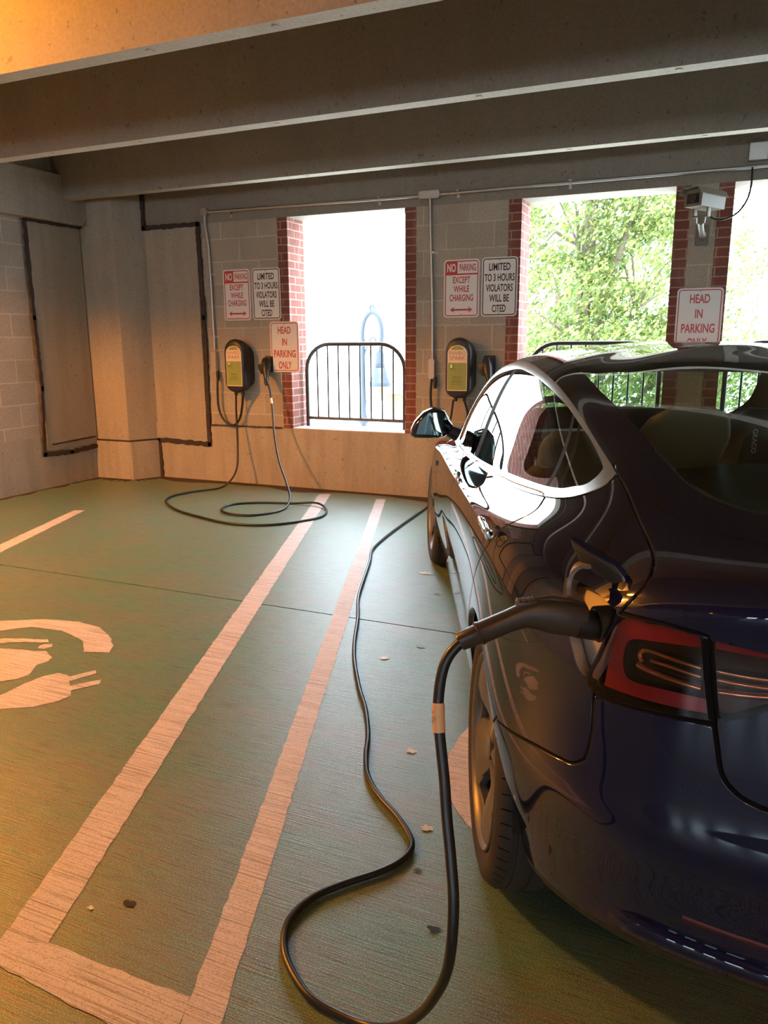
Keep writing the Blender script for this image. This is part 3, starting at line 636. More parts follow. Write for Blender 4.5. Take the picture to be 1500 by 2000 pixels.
# charging plugs parked on wall holsters
def parked_plug(x, z, label):
    root = empty('charging_plug', (x, D, z), 0, label, 'charging plug', 'plugs hanging on the wall')
    m = MB(); m.bbox((-.045, -.035, -.02), (.045, 0, .13), .008); m.bbox((-.035, -.06, .04), (.035, -.03, .12), .008); m.build('holster', M_plastic, root, True)
    m = MB(); Mx = Matrix.Translation((0, -.05, .07)) @ Matrix.Rotation(math.radians(-28), 4, 'Y') @ Matrix.Rotation(math.radians(-62), 4, 'X')
    secs = [(-.06, .028, .030), (-.02, .038, .04), (.03, .04, .045), (.08, .033, .038), (.12, .022, .024), (.19, .018, .019), (.205, .011, .011)]
    vs = []; fs = []; n = 16
    for i, (q, a, b) in enumerate(secs):
        for k in range(n): t = 2*PI*k/n; vs.append((a*math.copysign(abs(math.cos(t))**.75, math.cos(t)), b*math.copysign(abs(math.sin(t))**.75, math.sin(t)), -q))
    for i in range(len(secs)-1):
        for k in range(n): fs.append((i*n+k, (i+1)*n+k, (i+1)*n+(k+1) % n, i*n+(k+1) % n))
    fs += [tuple(range(n)), tuple((len(secs)-1)*n+k for k in range(n))[::-1]]
    m.add(vs, fs, 0, Matrix.Translation((.0, -.09, .05)) @ Matrix.Rotation(math.radians(-14), 4, 'Y') @ Matrix.Rotation(math.radians(-22), 4, 'X')); m.build('handle', M_shell, root, True, 50)
    m = MB(); m.bbox((-.05, -.13, -.02), (.03, -.05, .075), .015, 0, Matrix.Rotation(math.radians(-25), 4, 'Y')); m.build('head', M_shell, root, True, 50)
parked_plug(-3.935, 1.11, 'black charging plug parked on the wall right of the left charger')
parked_plug(-1.80, 1.12, 'black plug parked on the wall beside the right charger, half hidden by the car')

# security camera
cr = empty('security_camera', (-.235, 6.0, 2.30), math.radians(-28), 'beige security camera on a bracket on the brick pier at the upper right', 'camera')
M_beige = mat('beige_housing', (.16, .14, .10), .55); M_lensg = mat('dark_camera_glass', (.02, .015, .02), .08)
q = MB(); hx, hz = .075, .06
q.prism([(-.062, -.05), (.062, -.05), (.068, .03), (.045, .058), (-.045, .058), (-.068, .03)], -.12, .18, 'Y'); q.build('housing', M_beige, cr)
q = MB(); q.prism([(-.082, .028), (-.078, .028), (-.050, .064), (.050, .064), (.078, .028), (.082, .028), (.054, .070), (-.054, .070)], -.165, .20, 'Y'); q.build('sun_shield', M_beige, cr)
q = MB(); q.add([(-.045, -.1205, -.032), (.045, -.1205, -.032), (.045, -.1205, .032), (-.045, -.1205, .032)], [(0, 1, 2, 3)]); lw = q.build('window', M_lensg, cr)
q = MB(); q.lathe([(.026, 0), (.026, .012), (.018, .014), (.0, .010)], 20, 0, Matrix.Translation((.005, -.121, 0)) @ Matrix.Rotation(PI/2, 4, 'X')); q.build('lens', M_black, cr, True)
q = MB(); q.bbox((-.055, -.02, -.10), (-.045, .02, -.045), .002); q.bbox((.045, -.02, -.10), (.055, .02, -.045), .002); q.bbox((-.055, -.02, -.11), (.055, .02, -.098), .002)
q.lathe([(.028, -.15), (.03, -.125), (.03, -.11)], 18); q.tube([(0, 0, -.14), (-.03, .06, -.17), (-.09, .18, -.19), (-.155, .31, -.20)], [.02, .018, .018, .03], 12)
q.build('bracket', M_beige, cr, True)
q = MB(); q.bbox((-.045, -.02, -.07), (.045, .02, .07), .006, 0, Matrix.Translation((-.155, .295, -.19)) @ Matrix.Rotation(math.radians(28), 4, 'Z')); q.build('wall_plate', M_beige, cr)
cable('camera_cable', [(.06, 6.30, 2.54), (.062, 6.26, 2.42), (.045, 6.22, 2.32), (-.005, 6.18, 2.235), (-.08, 6.15, 2.19), (-.15, 6.13, 2.19), (-.19, 6.12, 2.215)], .0065, 'grey cable drooping from the conduit to the security camera')

# railings in the openings
def railing(x0, x1, label):
    root = empty('window_railing', (x0, 6.56, SILL), 0, label, 'railing', 'metal railings in the openings'); w = x1-x0; r = .019
    rad = .24; top = 1.345-SILL; pts = [(0, 0, 0)]
    for k in range(9): a = PI-PI/2*k/8; pts.append((rad+rad*math.cos(a), 0, top-rad+rad*math.sin(a)))
    for k in range(9): a = PI/2-PI/2*k/8; pts.append((w-rad+rad*math.cos(a), 0, top-rad+rad*math.sin(a)))
    pts.append((w, 0, 0)); m = MB(); m.tube(pts, r, 12); m.build('frame', M_darkmetal, root, True, 60)
    m = MB(); m.tube([(0, 0, .085), (w, 0, .085)], .016, 10); m.build('bottom_rail', M_darkmetal, root, True, 60)
    n = 8
    for k in range(n):
        xx = w*(k+1)/(n+1); zt = top
        if xx < rad: zt = top-rad+math.sqrt(max(0, rad**2-(rad-xx)**2))
        if xx > w-rad: zt = top-rad+math.sqrt(max(0, rad**2-(xx-w+rad)**2))
        m = MB(); m.tube([(xx, 0, .085), (xx, 0, zt)], .0085, 8); m.build('baluster', M_darkmetal, root, True, 60)
names = ['dark curved-top railing in the left opening, street lamp visible through it', 'dark curved-top railing in the opening in front of the green tree', 'dark curved-top railing in the opening right of the security camera']
for i, (a, b) in enumerate(W[:3]): railing(a+.045, b-.09 if i == 0 else b-.045, names[i] if i < 3 else 'dark curved-top railing hidden beyond the car')

# ================================================================ outside
M_pave = mat('sunlit_pavement', (.72, .70, .66), .8)
g = MB(); g.box((-120, 7.2, -4.3), (120, 160, -4.0)); tag(g.build('ground', M_pave), kind='structure')
M_tan = mat('tan_stucco', (.10, .07, .04), .8); M_glassd = mat('dark_window_glass', (.05, .06, .07), .1)
b = empty('building', (-12.3, 34, -4), 0, 'low tan building far outside the left opening behind the lamp post', 'building')
q = MB(); q.box((-2.5, 0, 0), (3.2, 8, 2.9)); q.build('wall', M_tan, b)
q = MB(); q.box((-2.7, -.2, 2.9), (3.4, 8.2, 3.15)); q.build('roof', mat('pale_roof', (.75, .74, .7), .7), b)
for k in range(4):
    q = MB(); q.box((-2+k*1.3, -.03, 1.0), (-1.1+k*1.3, .02, 2.0)); q.build('window', M_glassd, b)
# street lamp
M_lampm = mat('sky_tinted_lamp_paint', (.018, .026, .040), .5, .1); M_amber = mat('amber_lamp_glass', (.30, .17, .04), .3, Transmission_Weight=.2)  # blue cast of the sky put into the lamp's dark base colour
L = empty('street_lamp', (-7.98, 17, -4), 0, 'sky-tinted dark street lamp with a hanging bell shade outside the left opening', 'street lamp')
q = MB(); q.lathe([(.22, 0), (.22, .25), (.16, .35), (.13, .9), (.15, .95), (.15, 1.0), (.09, 1.1), (.085, 2.6), (.12, 2.7), (.12, 2.75), (.075, 3.0), (.072, 3.35), (.13, 3.42), (.13, 3.5), (.08, 3.62), (.065, 3.75), (.09, 3.95), (.07, 4.0), (.06, 4.4), (.06, 5.4)], 20); q.build('pole', M_lampm, L, True)
q = MB(); arch = [(0, 0, 5.3), (.0, 0, 5.6), (.08, 0, 5.88), (.25, 0, 6.02), (.42, 0, 5.90), (.50, 0, 5.6), (.47, 0, 5.2), (.45, 0, 5.05)]; q.tube(crom(arch, 5), .055, 10); q.tube(crom([(.0, 0, 4.9), (.12, 0, 5.25), (.28, 0, 5.45), (.40, 0, 5.25)], 5), .02, 8)
q.tube(crom([(.25, 0, 6.02), (.2, 0, 6.12), (.26, 0, 6.18), (.33, 0, 6.1)], 4), .025, 8); q.build('arm', M_lampm, L, True)
q = MB(); Ms = Tr(.45, 0, 4.35); q.lathe([(.0, .78), (.10, .76), (.115, .5), (.13, .49), (.115, .45), (.14, .43), (.12, .40), (.15, .37), (.19, .18), (.25, .06), (.27, .0), (.26, -.05)], 24, 0, Ms); q.build('shade', M_lampm, L, True)
q = MB(); q.lathe([(.25, -.05), (.24, -.12), (.17, -.28), (.08, -.38), (0, -.41)], 24, 0, Ms); q.build('lamp_glass', M_amber, L, True)

# trees: trunk, boughs and a crown of leaves
def leaf_mat(name, c1, c2):
    m = mat(name, c1, .5); t = NT(m)
    g = t.n('ShaderNodeNewGeometry'); r = t.ramp(g.outputs['Random Per Island'], [(0, c1), (1, c2)]); t.l(r, t.b.inputs['Base Color'])
    tr = t.n('ShaderNodeBsdfTranslucent'); t.l(r, tr.inputs[0]); mx = t.n('ShaderNodeMixShader'); mx.inputs[0].default_value = .45
    out = t.t.nodes['Material Output']; t.l(t.b.outputs[0], mx.inputs[1]); t.l(tr.outputs[0], mx.inputs[2]); t.l(mx.outputs[0], out.inputs[0]); return m
M_leaf = leaf_mat('sunlit_leaves', (.045, .095, .015), (.26, .28, .075)); M_bark = mat('bark', (.12, .09, .06), .9)
def tree(x, y, zb, crowns, nleaf, label, ls=.10):
    root = empty('tree', (x, y, zb), 0, label, 'tree', 'trees outside the openings')
    m = MB(); top = max(c[2] for c in crowns)-zb; m.tube([(0, 0, 0), (.1, 0, top*.35), (-.05, .1, top*.7), (.05, 0, top)], [.2, .16, .11, .05], 10)
    for c in crowns:
        s = Vector((0, 0, max(.5, (c[2]-zb)*.6))); e = Vector((c[0]-x, c[1]-y, c[2]-zb)); m.tube([s, (s+e)/2+Vector((0, 0, .1)), e], [.09, .06, .02], 7)
        for k in range(7):
            d = Vector(rng.normal(size=3)).normalized()*c[3]*.85; m.tube([e*.8+s*.2, e+d*.5, e+d], [.03, .018, .006], 5)
    m.build('trunk', M_bark, root, True)
    vs = []; fs = []; tot = sum(c[3]**2 for c in crowns)
    for c in crowns:
        n = int(nleaf*c[3]**2/tot)
        # clustered leaves: twig centres first
        nc = max(6, n//22); dirs = rng.normal(size=(nc, 3)); dirs /= np.linalg.norm(dirs, axis=1)[:, None]
        rad = c[3]*rng.uniform(.45, 1.0, nc)**.6; cen = np.array(c[:3])-np.array([x, y, zb])+dirs*rad[:, None]*np.array([1, .8, .9])
        for k in range(n):
            p = cen[rng.integers(nc)]+rng.normal(size=3)*.13*np.array([1.2, 1, .7]); a = Vector(rng.normal(size=3)).normalized(); bq = a.orthogonal().normalized(); cq = a.cross(bq)
            s = ls*rng.uniform(.6, 1.3); P = Vector(p); b0 = len(vs)
            vs += [P-bq*s*.5, P+cq*s*.26-a*s*.04, P+bq*s*.55, P-cq*s*.26-a*s*.04]; fs += [(b0, b0+1, b0+2), (b0, b0+2, b0+3)]
    f = new_obj('foliage', vs, fs, M_leaf, root); return root
tree(-2.4, 14.5, -4, [(-2.6, 14.5, 3.6, 1.3), (-1.4, 14.2, 4.1, 1.2), (-1.3, 14.6, 2.4, 1.2), (-2.7, 14.2, 1.9, 1.1), (-1.9, 14, .9, 1.3), (-.9, 14.4, .9, 1.1), (-2.2, 14.3, 4.9, 1.2), (-3.1, 14.5, .4, 1.0)], 30000, 'leafy sunlit green tree filling the second opening')
tree(-.2, 18.2, -4, [(-.7, 18.2, 2.7, 1.5), (-.3, 18, .8, 1.5), (.9, 18.2, .0, 1.3), (-1.3, 18.5, 4.9, 1.5), (-1.8, 18.6, .2, 1.5), (2.4, 18.3, -.3, 1.3)], 16000, 'second green tree close behind and right of the tree in the second opening')
tree(-4.3, 21.5, -4, [(-4.9, 21.5, 2.2, 1.4), (-4.1, 21.5, .8, 1.5), (-3.4, 21.5, 3.4, 1.4)], 8000, 'smaller green tree at the left side of the second opening', .12)
# ================================================================ the car
CAR_POS = (.335, 2.125, 0); CAR_ROT = .3965+PI/2        # local +X forward, +Y left, origin under the rear axle
car = empty('car', CAR_POS, CAR_ROT, 'dark blue glossy electric sedan parked at the right with its charging flap open', 'car')

def smooth_poly(pts, closed=True, corners=(), n=5):
    """Catmull-Rom through 2-D points, sharp at the given indices"""
    P = [np.array(p, float) for p in pts]; m = len(P)
    if not closed: return np.array(crom(pts, n))
    out = []
    for i in range(m):
        p1, p2 = P[i], P[(i+1) % m]
        p0 = P[i-1] if i not in corners else 2*p1-p2
        p3 = P[(i+2) % m] if ((i+1) % m) not in corners else 2*p2-p1
        for k in range(n):
            t = k/n; out.append(.5*((2*p1)+(-p0+p2)*t+(2*p0-5*p1+4*p2-p3)*t*t+(-p0+3*p1-3*p2+p3)*t**3))
    return np.array(out)
def inside(q, poly):
    x, y = q[:, 0], q[:, 1]; c = np.zeros(len(q), bool); n = len(poly)
    for i in range(n):
        x1, y1 = poly[i]; x2, y2 = poly[(i+1) % n]
        if y1 == y2: continue
        cond = ((y1 > y) != (y2 > y)) & (x < (x2-x1)*(y-y1)/(y2-y1)+x1); c ^= cond
    return c
def dist_poly3(P, line, closed):
    """distance of points to a 3-D polyline, and the nearest point"""
    best = np.full(len(P), 9.); near = np.zeros((len(P), 3)); n = len(line)
    for i in range(n if closed else n-1):
        a, b = line[i], line[(i+1) % n]; d = b-a; L = d@d
        if L < 1e-12: continue
        t = np.clip(((P-a)@d)/L, 0, 1); q = a+t[:, None]*d; dd = np.sqrt(((P-q)**2).sum(1)); k = dd < best
        best[k] = dd[k]; near[k] = q[k]
    return best, near
# surface grid (finer round the tail)
us = np.concatenate([np.arange(0, 8, .045), np.arange(8, 19.001, .08)]); us[-1] = 19
vs_ = np.concatenate([np.arange(0, 4, .09), np.arange(4, 10, .06), np.arange(10, 17.001, .07)]); vs_[-1] = 17
nu, nv = len(us), len(vs_)
UV = np.stack(np.meshgrid(us, vs_, indexing='ij'), -1).reshape(-1, 2)
ii, jj = np.meshgrid(np.arange(nu-1), np.arange(nv-1), indexing='ij'); a_ = (ii*nv+jj).ravel(); b_ = ((ii+1)*nv+jj).ravel(); c_ = b_+1; d_ = a_+1
TRI = np.concatenate([np.stack([a_, b_, c_], 1), np.stack([a_, c_, d_], 1)])
POS = S(UV[:, 0], UV[:, 1])
def cut(fval, mask=None):
    """split triangles along the zero set of a per-vertex value"""
    global UV, TRI, POS
    f = np.where(np.abs(fval) < 1e-5, 1e-5, fval); s = f > 0; st = s[TRI]; k = st.sum(1); mix = (k == 1) | (k == 2)
    if mask is not None: mix &= mask[TRI].all(1)
    T = TRI[mix]; st = st[mix]
    if len(T) == 0: return
    odd = np.where(st.sum(1) == 1, st.argmax(1), (~st).argmax(1)); r = np.arange(len(T))
    A = T[r, odd]; B = T[r, (odd+1) % 3]; Cc = T[r, (odd+2) % 3]
    E = np.concatenate([np.stack([A, B], 1), np.stack([A, Cc], 1)]); E.sort(1)
    Eu, inv = np.unique(E, axis=0, return_inverse=True); inv = inv.ravel()
    fa, fb = f[Eu[:, 0]], f[Eu[:, 1]]; t = fa/(fa-fb); base = len(UV)
    nuv = UV[Eu[:, 0]]*(1-t)[:, None]+UV[Eu[:, 1]]*t[:, None]
    UV = np.concatenate([UV, nuv]); POS = np.concatenate([POS, S(nuv[:, 0], nuv[:, 1])])
    AB = base+inv[:len(T)]; AC = base+inv[len(T):]
    TRI = np.concatenate([TRI[~mix], np.stack([A, AB, AC], 1), np.stack([AB, B, Cc], 1), np.stack([AB, Cc, AC], 1)])
SC = np.array([.22, .10])
def sd_uv(poly):
    lo, hi = poly.min(0)-.6, poly.max(0)+.6; k = ((UV > lo) & (UV < hi)).all(1); f = np.full(len(UV), -9.)
    q = UV[k]*SC; line = np.concatenate([poly*SC, np.zeros((len(poly), 1))], 1); d, _ = dist_poly3(np.concatenate([q, np.zeros((len(q), 1))], 1), line, True)
    f[k] = np.where(inside(UV[k], poly), d, -d); return f, (f > -8)
def cut_poly(poly):
    f, m = sd_uv(poly); cut(f, m)
def sd_3d(poly):
    lo, hi = poly.min(0)-.6, poly.max(0)+.6; k = ((UV > lo) & (UV < hi)).all(1)
    line = S(poly[:, 0], poly[:, 1]); ins = inside(UV[k], poly); d, _ = dist_poly3(POS[k], line, True)
    f = np.full(len(UV), -9.); f[k] = np.where(ins, d, -d); return f, (f > -8)
GW = .0016
def cut_gap(poly, w=GW):
    for off in (w, -w, 3*w, -3*w):
        f, m = sd_3d(poly); cut(f+off, m & (np.abs(f) < .06))

dlo_out = smooth_poly([(11.72, 9.40), (12.0, 9.75), (12.16, 10.4), (12.14, 11.15), (12.1, 11.75), (12.03, 12.29), (11.94, 12.83), (11.6, 13.42), (10.72, 13.76), (9.89, 13.76), (9.11, 13.59), (8.11, 13.2), (7.21, 12.63), (6.37, 11.98), (5.85, 11.58), (5.3, 11.18), (5.54, 10.81), (5.9, 10.47), (6.35, 10.19), (6.94, 10.02), (7.85, 9.93), (9.16, 9.90), (10.51, 9.68)], True, (15,))
dlo_in = smooth_poly([(11.50, 9.98), (11.78, 10.35), (11.95, 11.0), (11.86, 11.7), (11.62, 12.4), (11.2, 12.95), (10.11, 13.37), (9.37, 13.31), (8.8, 13.17), (8.09, 12.88), (7.42, 12.54), (6.87, 12.15), (6.37, 11.81), (5.99, 11.47), (5.75, 11.21), (5.87, 10.95), (6.06, 10.70), (6.35, 10.56), (6.63, 10.42), (7.11, 10.36), (7.68, 10.39), (8.3, 10.40), (9.06, 10.33), (9.77, 10.22), (10.6, 10.10)], True, (14,))
gl_side = [(7.21, 14.16), (6.4, 13.80), (5.75, 13.37), (4.97, 12.88), (4.49, 12.50), (4.09, 12.12), (3.71, 11.78), (3.42, 11.50), (3.14, 11.3), (2.78, 11.13), (2.43, 11.01)]
rear_gl = smooth_poly(gl_side+[(1.6, 10.92), (.8, 10.88), (-1, 10.86), (-1, 14.26), (.24, 14.28), (1.55, 14.42), (3.76, 14.68), (5.8, 14.55)], True, (0, 13, 14))
roof_gl = smooth_poly([(7.25, 14.22), (5.8, 14.60), (3.76, 14.73), (1.55, 14.47), (.24, 14.33), (-1, 14.31), (-1, 18), (20, 18), (20, 14.62), (16.5, 14.60), (13.6, 14.55), (12.2, 14.45), (11.2, 14.42), (9.5, 14.40), (8.4, 14.35)], True, (0, 5, 6, 7, 8, 12))
wind_gl = smooth_poly([(20, 10.8), (20, 14.55), (16.5, 14.54), (13.7, 14.45), (13.1, 13.9), (13.1, 12.9), (13.3, 11.8), (13.9, 10.95), (16.5, 10.8)], True, (0, 1, 3, 7))
lid_low = [(3.50, 8.17), (3.04, 8.23), (2.66, 8.15)]
lid_edge = [(2.62, 8.06), (2.57, 7.46), (2.50, 6.70), (2.47, 6.36), (2.43, 5.93), (2.33, 5.65), (2.21, 5.51), (1.97, 5.39), (1.64, 5.28), (1.0, 5.22), (-1, 5.2)]
lid = smooth_poly([(5.3, 11.18), (4.75, 10.82), (4.21, 10.42), (3.76, 10.05), (3.52, 9.68), (3.44, 9.14), (3.47, 8.6)]+lid_low+lid_edge+[(-1, 10.86), (.8, 10.88), (1.6, 10.92)]+gl_side[::-1][:6]+[(4.13, 12.0), (4.9, 11.76), (5.46, 11.40)], True, (0, 7, 9, 12, 19, 20, 28))
lens_out = smooth_poly([(3.42, 8.10), (3.04, 8.17), (2.68, 8.09), (2.61, 7.46), (2.54, 6.72), (2.85, 6.66), (3.26, 6.60), (3.55, 6.58), (3.66, 6.72), (3.59, 7.10), (3.54, 7.52), (3.50, 7.85)], True, (2, 4))
lens_in = smooth_poly([(2.58, 8.05), (2.43, 8.0), (2.21, 7.92), (2.05, 7.83), (1.60, 7.58), (1.46, 7.42), (1.60, 7.30), (1.9, 7.20), (2.07, 7.10), (2.19, 6.98), (2.35, 6.80), (2.46, 6.72), (2.52, 7.46)], True, (0, 11))
recess = smooth_poly([(4.60, 8.22), (4.56, 8.38), (4.04, 8.42), (3.55, 8.20), (3.53, 7.85), (3.57, 7.52), (3.62, 7.10), (3.70, 6.74), (3.83, 6.84), (3.99, 7.12), (4.18, 7.44), (4.42, 7.85)], True, (3, 7))
bump = smooth_poly([(5.40, 4.15), (5.28, 4.23), (4.8, 4.58), (4.3, 4.91), (3.90, 5.05), (3.72, 5.10), (3.61, 5.24), (3.54, 5.45), (3.52, 5.96), (3.56, 6.54), (3.26, 6.56), (2.85, 6.62), (2.50, 6.67), (2.47, 6.36), (2.43, 5.93), (2.33, 5.65), (2.21, 5.51), (1.97, 5.39), (1.64, 5.28), (1.0, 5.22), (-1, 5.2), (-1, -1), (6.6, -1), (6.3, 2)], True, (9, 12, 20, 21, 22))
rdoor = smooth_poly([(6.99, 10.10), (6.82, 9.84), (6.73, 9.22), (6.97, 8.15), (7.13, 7.44), (7.35, 6.53), (7.50, 5.6), (7.75, 4.2), (8.05, 2.8), (8.2, 1.7), (8.3, 1.35), (9.85, 1.35), (9.88, 3), (9.85, 6), (9.75, 8.5), (9.6, 9.93), (9.16, 10.1), (7.85, 10.1)], True, (10, 11))
fdoor = smooth_poly([(9.6, 9.93), (9.75, 8.5), (9.85, 6), (9.88, 3), (9.85, 1.35), (12.1, 1.35), (12.25, 3), (12.3, 6), (12.22, 8), (12.1, 9.2), (11.72, 9.6), (10.51, 9.85)], True, (0, 4, 5))
hood = smooth_poly([(12.9, 9.6), (13.6, 8.9), (15.3, 8.5), (16.5, 7.8), (20, 7.6), (20, 11.1), (16.5, 11.1), (14.1, 11.0), (13.2, 10.4)], True, (4, 5))
red_in = smooth_poly([(3.30, 7.66), (3.0, 7.76), (2.40, 7.86), (2.40, 6.98), (2.88, 6.98), (3.20, 6.96), (3.30, 7.08), (3.34, 7.35)], True, (2, 3))
for pl in (dlo_out, dlo_in, rear_gl, roof_gl, wind_gl, lens_out, lens_in, recess, red_in): cut_poly(pl)
_lm = lambda: (UV[:, 0] < 3.9) & (UV[:, 1] > 6.4) & (UV[:, 1] < 8.5)
cut(UV[:, 0]-3.49, _lm()); cut(UV[:, 1]-(6.77-(UV[:, 0]-2.5)*.05), _lm()); cut(UV[:, 1]-(7.78+(UV[:, 0]-2.05)*.10), _lm())
# lower black valance, wheel arches, window dividers
cut(UV[:, 1]-(1.55+.0*UV[:, 0])); 
ARR, ARZ = .368, .334
def arch_f(x0): return np.hypot(POS[:, 0]-x0, (POS[:, 2]-ARZ)*1.0)-ARR
for x0 in (0, 2.875):
    f = arch_f(x0); cut(f, (UV[:, 1] < 8) & (UV[:, 0] > 4))
bl = lambda u: (UV[:, 0]-u)
bpos = lambda: UV[:, 0]-(9.70+(UV[:, 1]-9.93)*.14)
cpos = lambda: UV[:, 0]-(7.03+(UV[:, 1]-10.3)*.05)
for w in (-.10, .10): cut(bpos()+w, (UV[:, 1] > 9.5) & (UV[:, 1] < 14))
for w in (-.045, .045): cut(cpos()+w, (UV[:, 1] > 9.5) & (UV[:, 1] < 13.5))
GAPS = [lid, bump, rdoor, fdoor, hood]
for g_ in GAPS: cut_gap(g_)
# classification
CU = UV[TRI].mean(1); CP = POS[TRI].mean(1)
_UV, _POS = UV, POS
def cls_in(poly): return inside(CU, poly)
UVs, POSs = UV, POS
lab = np.full(len(TRI), 'body', dtype=object)
lab[cls_in(bump)] = 'rear_bumper'; lab[cls_in(rdoor)] = 'rear_door'; lab[cls_in(fdoor)] = 'front_door'; lab[cls_in(hood)] = 'hood'; lab[cls_in(lid)] = 'trunk_lid'
lab[CU[:, 1] < 1.55] = 'lower_trim'
gd = np.full(len(TRI), 9.)
for g_ in GAPS:
    lo, hi = g_.min(0)-.5, g_.max(0)+.5; k = ((CU > lo) & (CU < hi)).all(1); d, _ = dist_poly3(CP[k], S(g_[:, 0], g_[:, 1]), True); gd[k] = np.minimum(gd[k], d)
isgap = (gd < GW) & (CU[:, 1] > 1.5)
o_, i_ = cls_in(dlo_out), cls_in(dlo_in)
lab[isgap] = 'gap'
lab[o_] = 'window_trim'
cb = CU[:, 0]-(9.70+(CU[:, 1]-9.93)*.14); cq = CU[:, 0]-(7.03+(CU[:, 1]-10.3)*.05)
lab[i_ & (cb > .10)] = 'front_window'; lab[i_ & (cb <= .10)] = 'rear_side_window'; lab[i_ & (cq < -.045)] = 'quarter_window'
lab[i_ & ((np.abs(cb) <= .10) | (np.abs(cq) <= .045))] = 'window_pillar'
lab[(CU[:, 0] > 2.44) & (CU[:, 0] < 2.70) & (CU[:, 1] > 6.72) & (CU[:, 1] < 8.04)] = 'gap'
lab[cls_in(rear_gl)] = 'rear_window'; lab[cls_in(roof_gl)] = 'roof_glass'; lab[cls_in(wind_gl)] = 'windscreen'
lo_m, li_m = cls_in(lens_out) & ~isgap, cls_in(lens_in) & ~isgap
lab[lo_m] = 'tail_light'; lab[li_m] = 'inner_tail_light'; lab[cls_in(recess) & ~isgap] = 'recess'
for x0 in (0, 2.875): lab[(np.hypot(CP[:, 0]-x0, CP[:, 2]-ARZ) < ARR) & (CU[:, 1] < 8)] = 'none'
# normals, rounded over beside the gaps, gap floors sunk
NRM = Nrm(UV[:, 0], UV[:, 1]); OFFS = np.zeros(len(UV))
for g_ in GAPS:
    lo, hi = g_.min(0)-.5, g_.max(0)+.5; k = np.where(((UV > lo) & (UV < hi)).all(1))[0]; d, q = dist_poly3(POS[k], S(g_[:, 0], g_[:, 1]), True)
    s = d < 3*GW; kk = k[s]; dd = d[s]; tn = q[s]-POS[kk]; L = np.linalg.norm(tn, axis=1)+1e-9; wgt = np.clip((3*GW-dd)/(2*GW), 0, 1)
    ok = dd > GW*.6; NRM[kk[ok]] += (tn/L[:, None]*wgt[:, None]*1.0)[ok]; OFFS[kk] = np.maximum(OFFS[kk], .0018*wgt[:]); OFFS[kk[dd < GW*.6]] = .006
NRM /= np.linalg.norm(NRM, axis=1)[:, None]
PF = POS-NRM*OFFS[:, None]

def sub(tris, P, N, name, m, parent, mirror=True, offset=0., flipback=False, extra=None):
    """mesh from a set of triangles plus its mirror image, with smooth custom normals"""
    n1 = len(tris)
    if extra is not None: tris = np.concatenate([tris, extra[0]])
    mi = np.zeros(len(tris), np.int32); mi[n1:] = 1
    idx, inv = np.unique(tris.ravel(), return_inverse=True); V = P[idx]-offset*N[idx]; F = inv.reshape(-1, 3); NN = N[idx].copy()
    if flipback: F = F[:, ::-1]; NN = -NN
    if mirror:
        n = len(V); V = np.concatenate([V, V*np.array([1, -1, 1])]); F = np.concatenate([F, F[:, ::-1]+n]); mi = np.concatenate([mi, mi]); NN = np.concatenate([NN, NN*np.array([1, -1, 1])])
    me = bpy.data.meshes.new(name); me.vertices.add(len(V)); me.vertices.foreach_set('co', V.astype(np.float32).ravel())
    me.loops.add(len(F)*3); me.loops.foreach_set('vertex_index', F.ravel().astype(np.int32)); me.polygons.add(len(F)); me.polygons.foreach_set('loop_start', np.arange(0, len(F)*3, 3, dtype=np.int32))
    me.materials.append(m)
    if extra is not None: me.materials.append(extra[1]); me.polygons.foreach_set('material_index', mi)
    me.update(calc_edges=True); me.validate(); me.polygons.foreach_set('use_smooth', [True]*len(me.polygons))
    if len(me.vertices) == len(V): me.normals_split_custom_set_from_vertices(NN.astype(float).tolist())
    o = bpy.data.objects.new(name, me); COL.objects.link(o); o.parent = parent; return o
# triangle winding: make it agree with the outward normal
fn = np.cross(POS[TRI[:, 1]]-POS[TRI[:, 0]], POS[TRI[:, 2]]-POS[TRI[:, 0]]); flip = (fn*NRM[TRI[:, 0]]).sum(1) < 0
TRI[flip] = TRI[flip][:, ::-1]
ok = np.linalg.norm(fn, axis=1) > 1e-11; TRI = TRI[ok]; lab = lab[ok]; CP = CP[ok]; CU = CU[ok]

M_body = mat('midnight_blue_paint', (.007, .009, .034), .45, .0, Specular_IOR_Level=.0, Coat_Weight=1.0, Coat_Roughness=.006, Coat_IOR=1.55)
M_trim = mat('satin_chrome', (.86, .80, .72), .24, 1.0)
M_gap = mat('panel_gap', (.004, .004, .004), .7, Specular_IOR_Level=.1)
M_val = mat('black_valance', (.012, .012, .013), .35)
def glass_mat(name, tint, trans, ior=1.5):
    m = bpy.data.materials.new(name); m.use_nodes = True; t = m.node_tree; t.nodes.clear(); o = t.nodes.new('ShaderNodeOutputMaterial')
    tr = t.nodes.new('ShaderNodeBsdfTransparent'); tr.inputs[0].default_value = (*tint, 1); gl = t.nodes.new('ShaderNodeBsdfGlossy'); gl.inputs['Roughness'].default_value = .0; gl.inputs[0].default_value = (1, 1, 1, 1)
    fr = t.nodes.new('ShaderNodeFresnel'); ge = t.nodes.new('ShaderNodeNewGeometry'); io = t.nodes.new('ShaderNodeMix'); io.data_type = 'FLOAT'
    io.inputs[2].default_value = ior; io.inputs[3].default_value = 1/ior; t.links.new(ge.outputs['Backfacing'], io.inputs[0]); t.links.new(io.outputs[0], fr.inputs[0]); mx = t.nodes.new('ShaderNodeMixShader')
    t.links.new(fr.outputs[0], mx.inputs[0]); t.links.new(tr.outputs[0], mx.inputs[1]); t.links.new(gl.outputs[0], mx.inputs[2]); t.links.new(mx.outputs[0], o.inputs[0]); return m
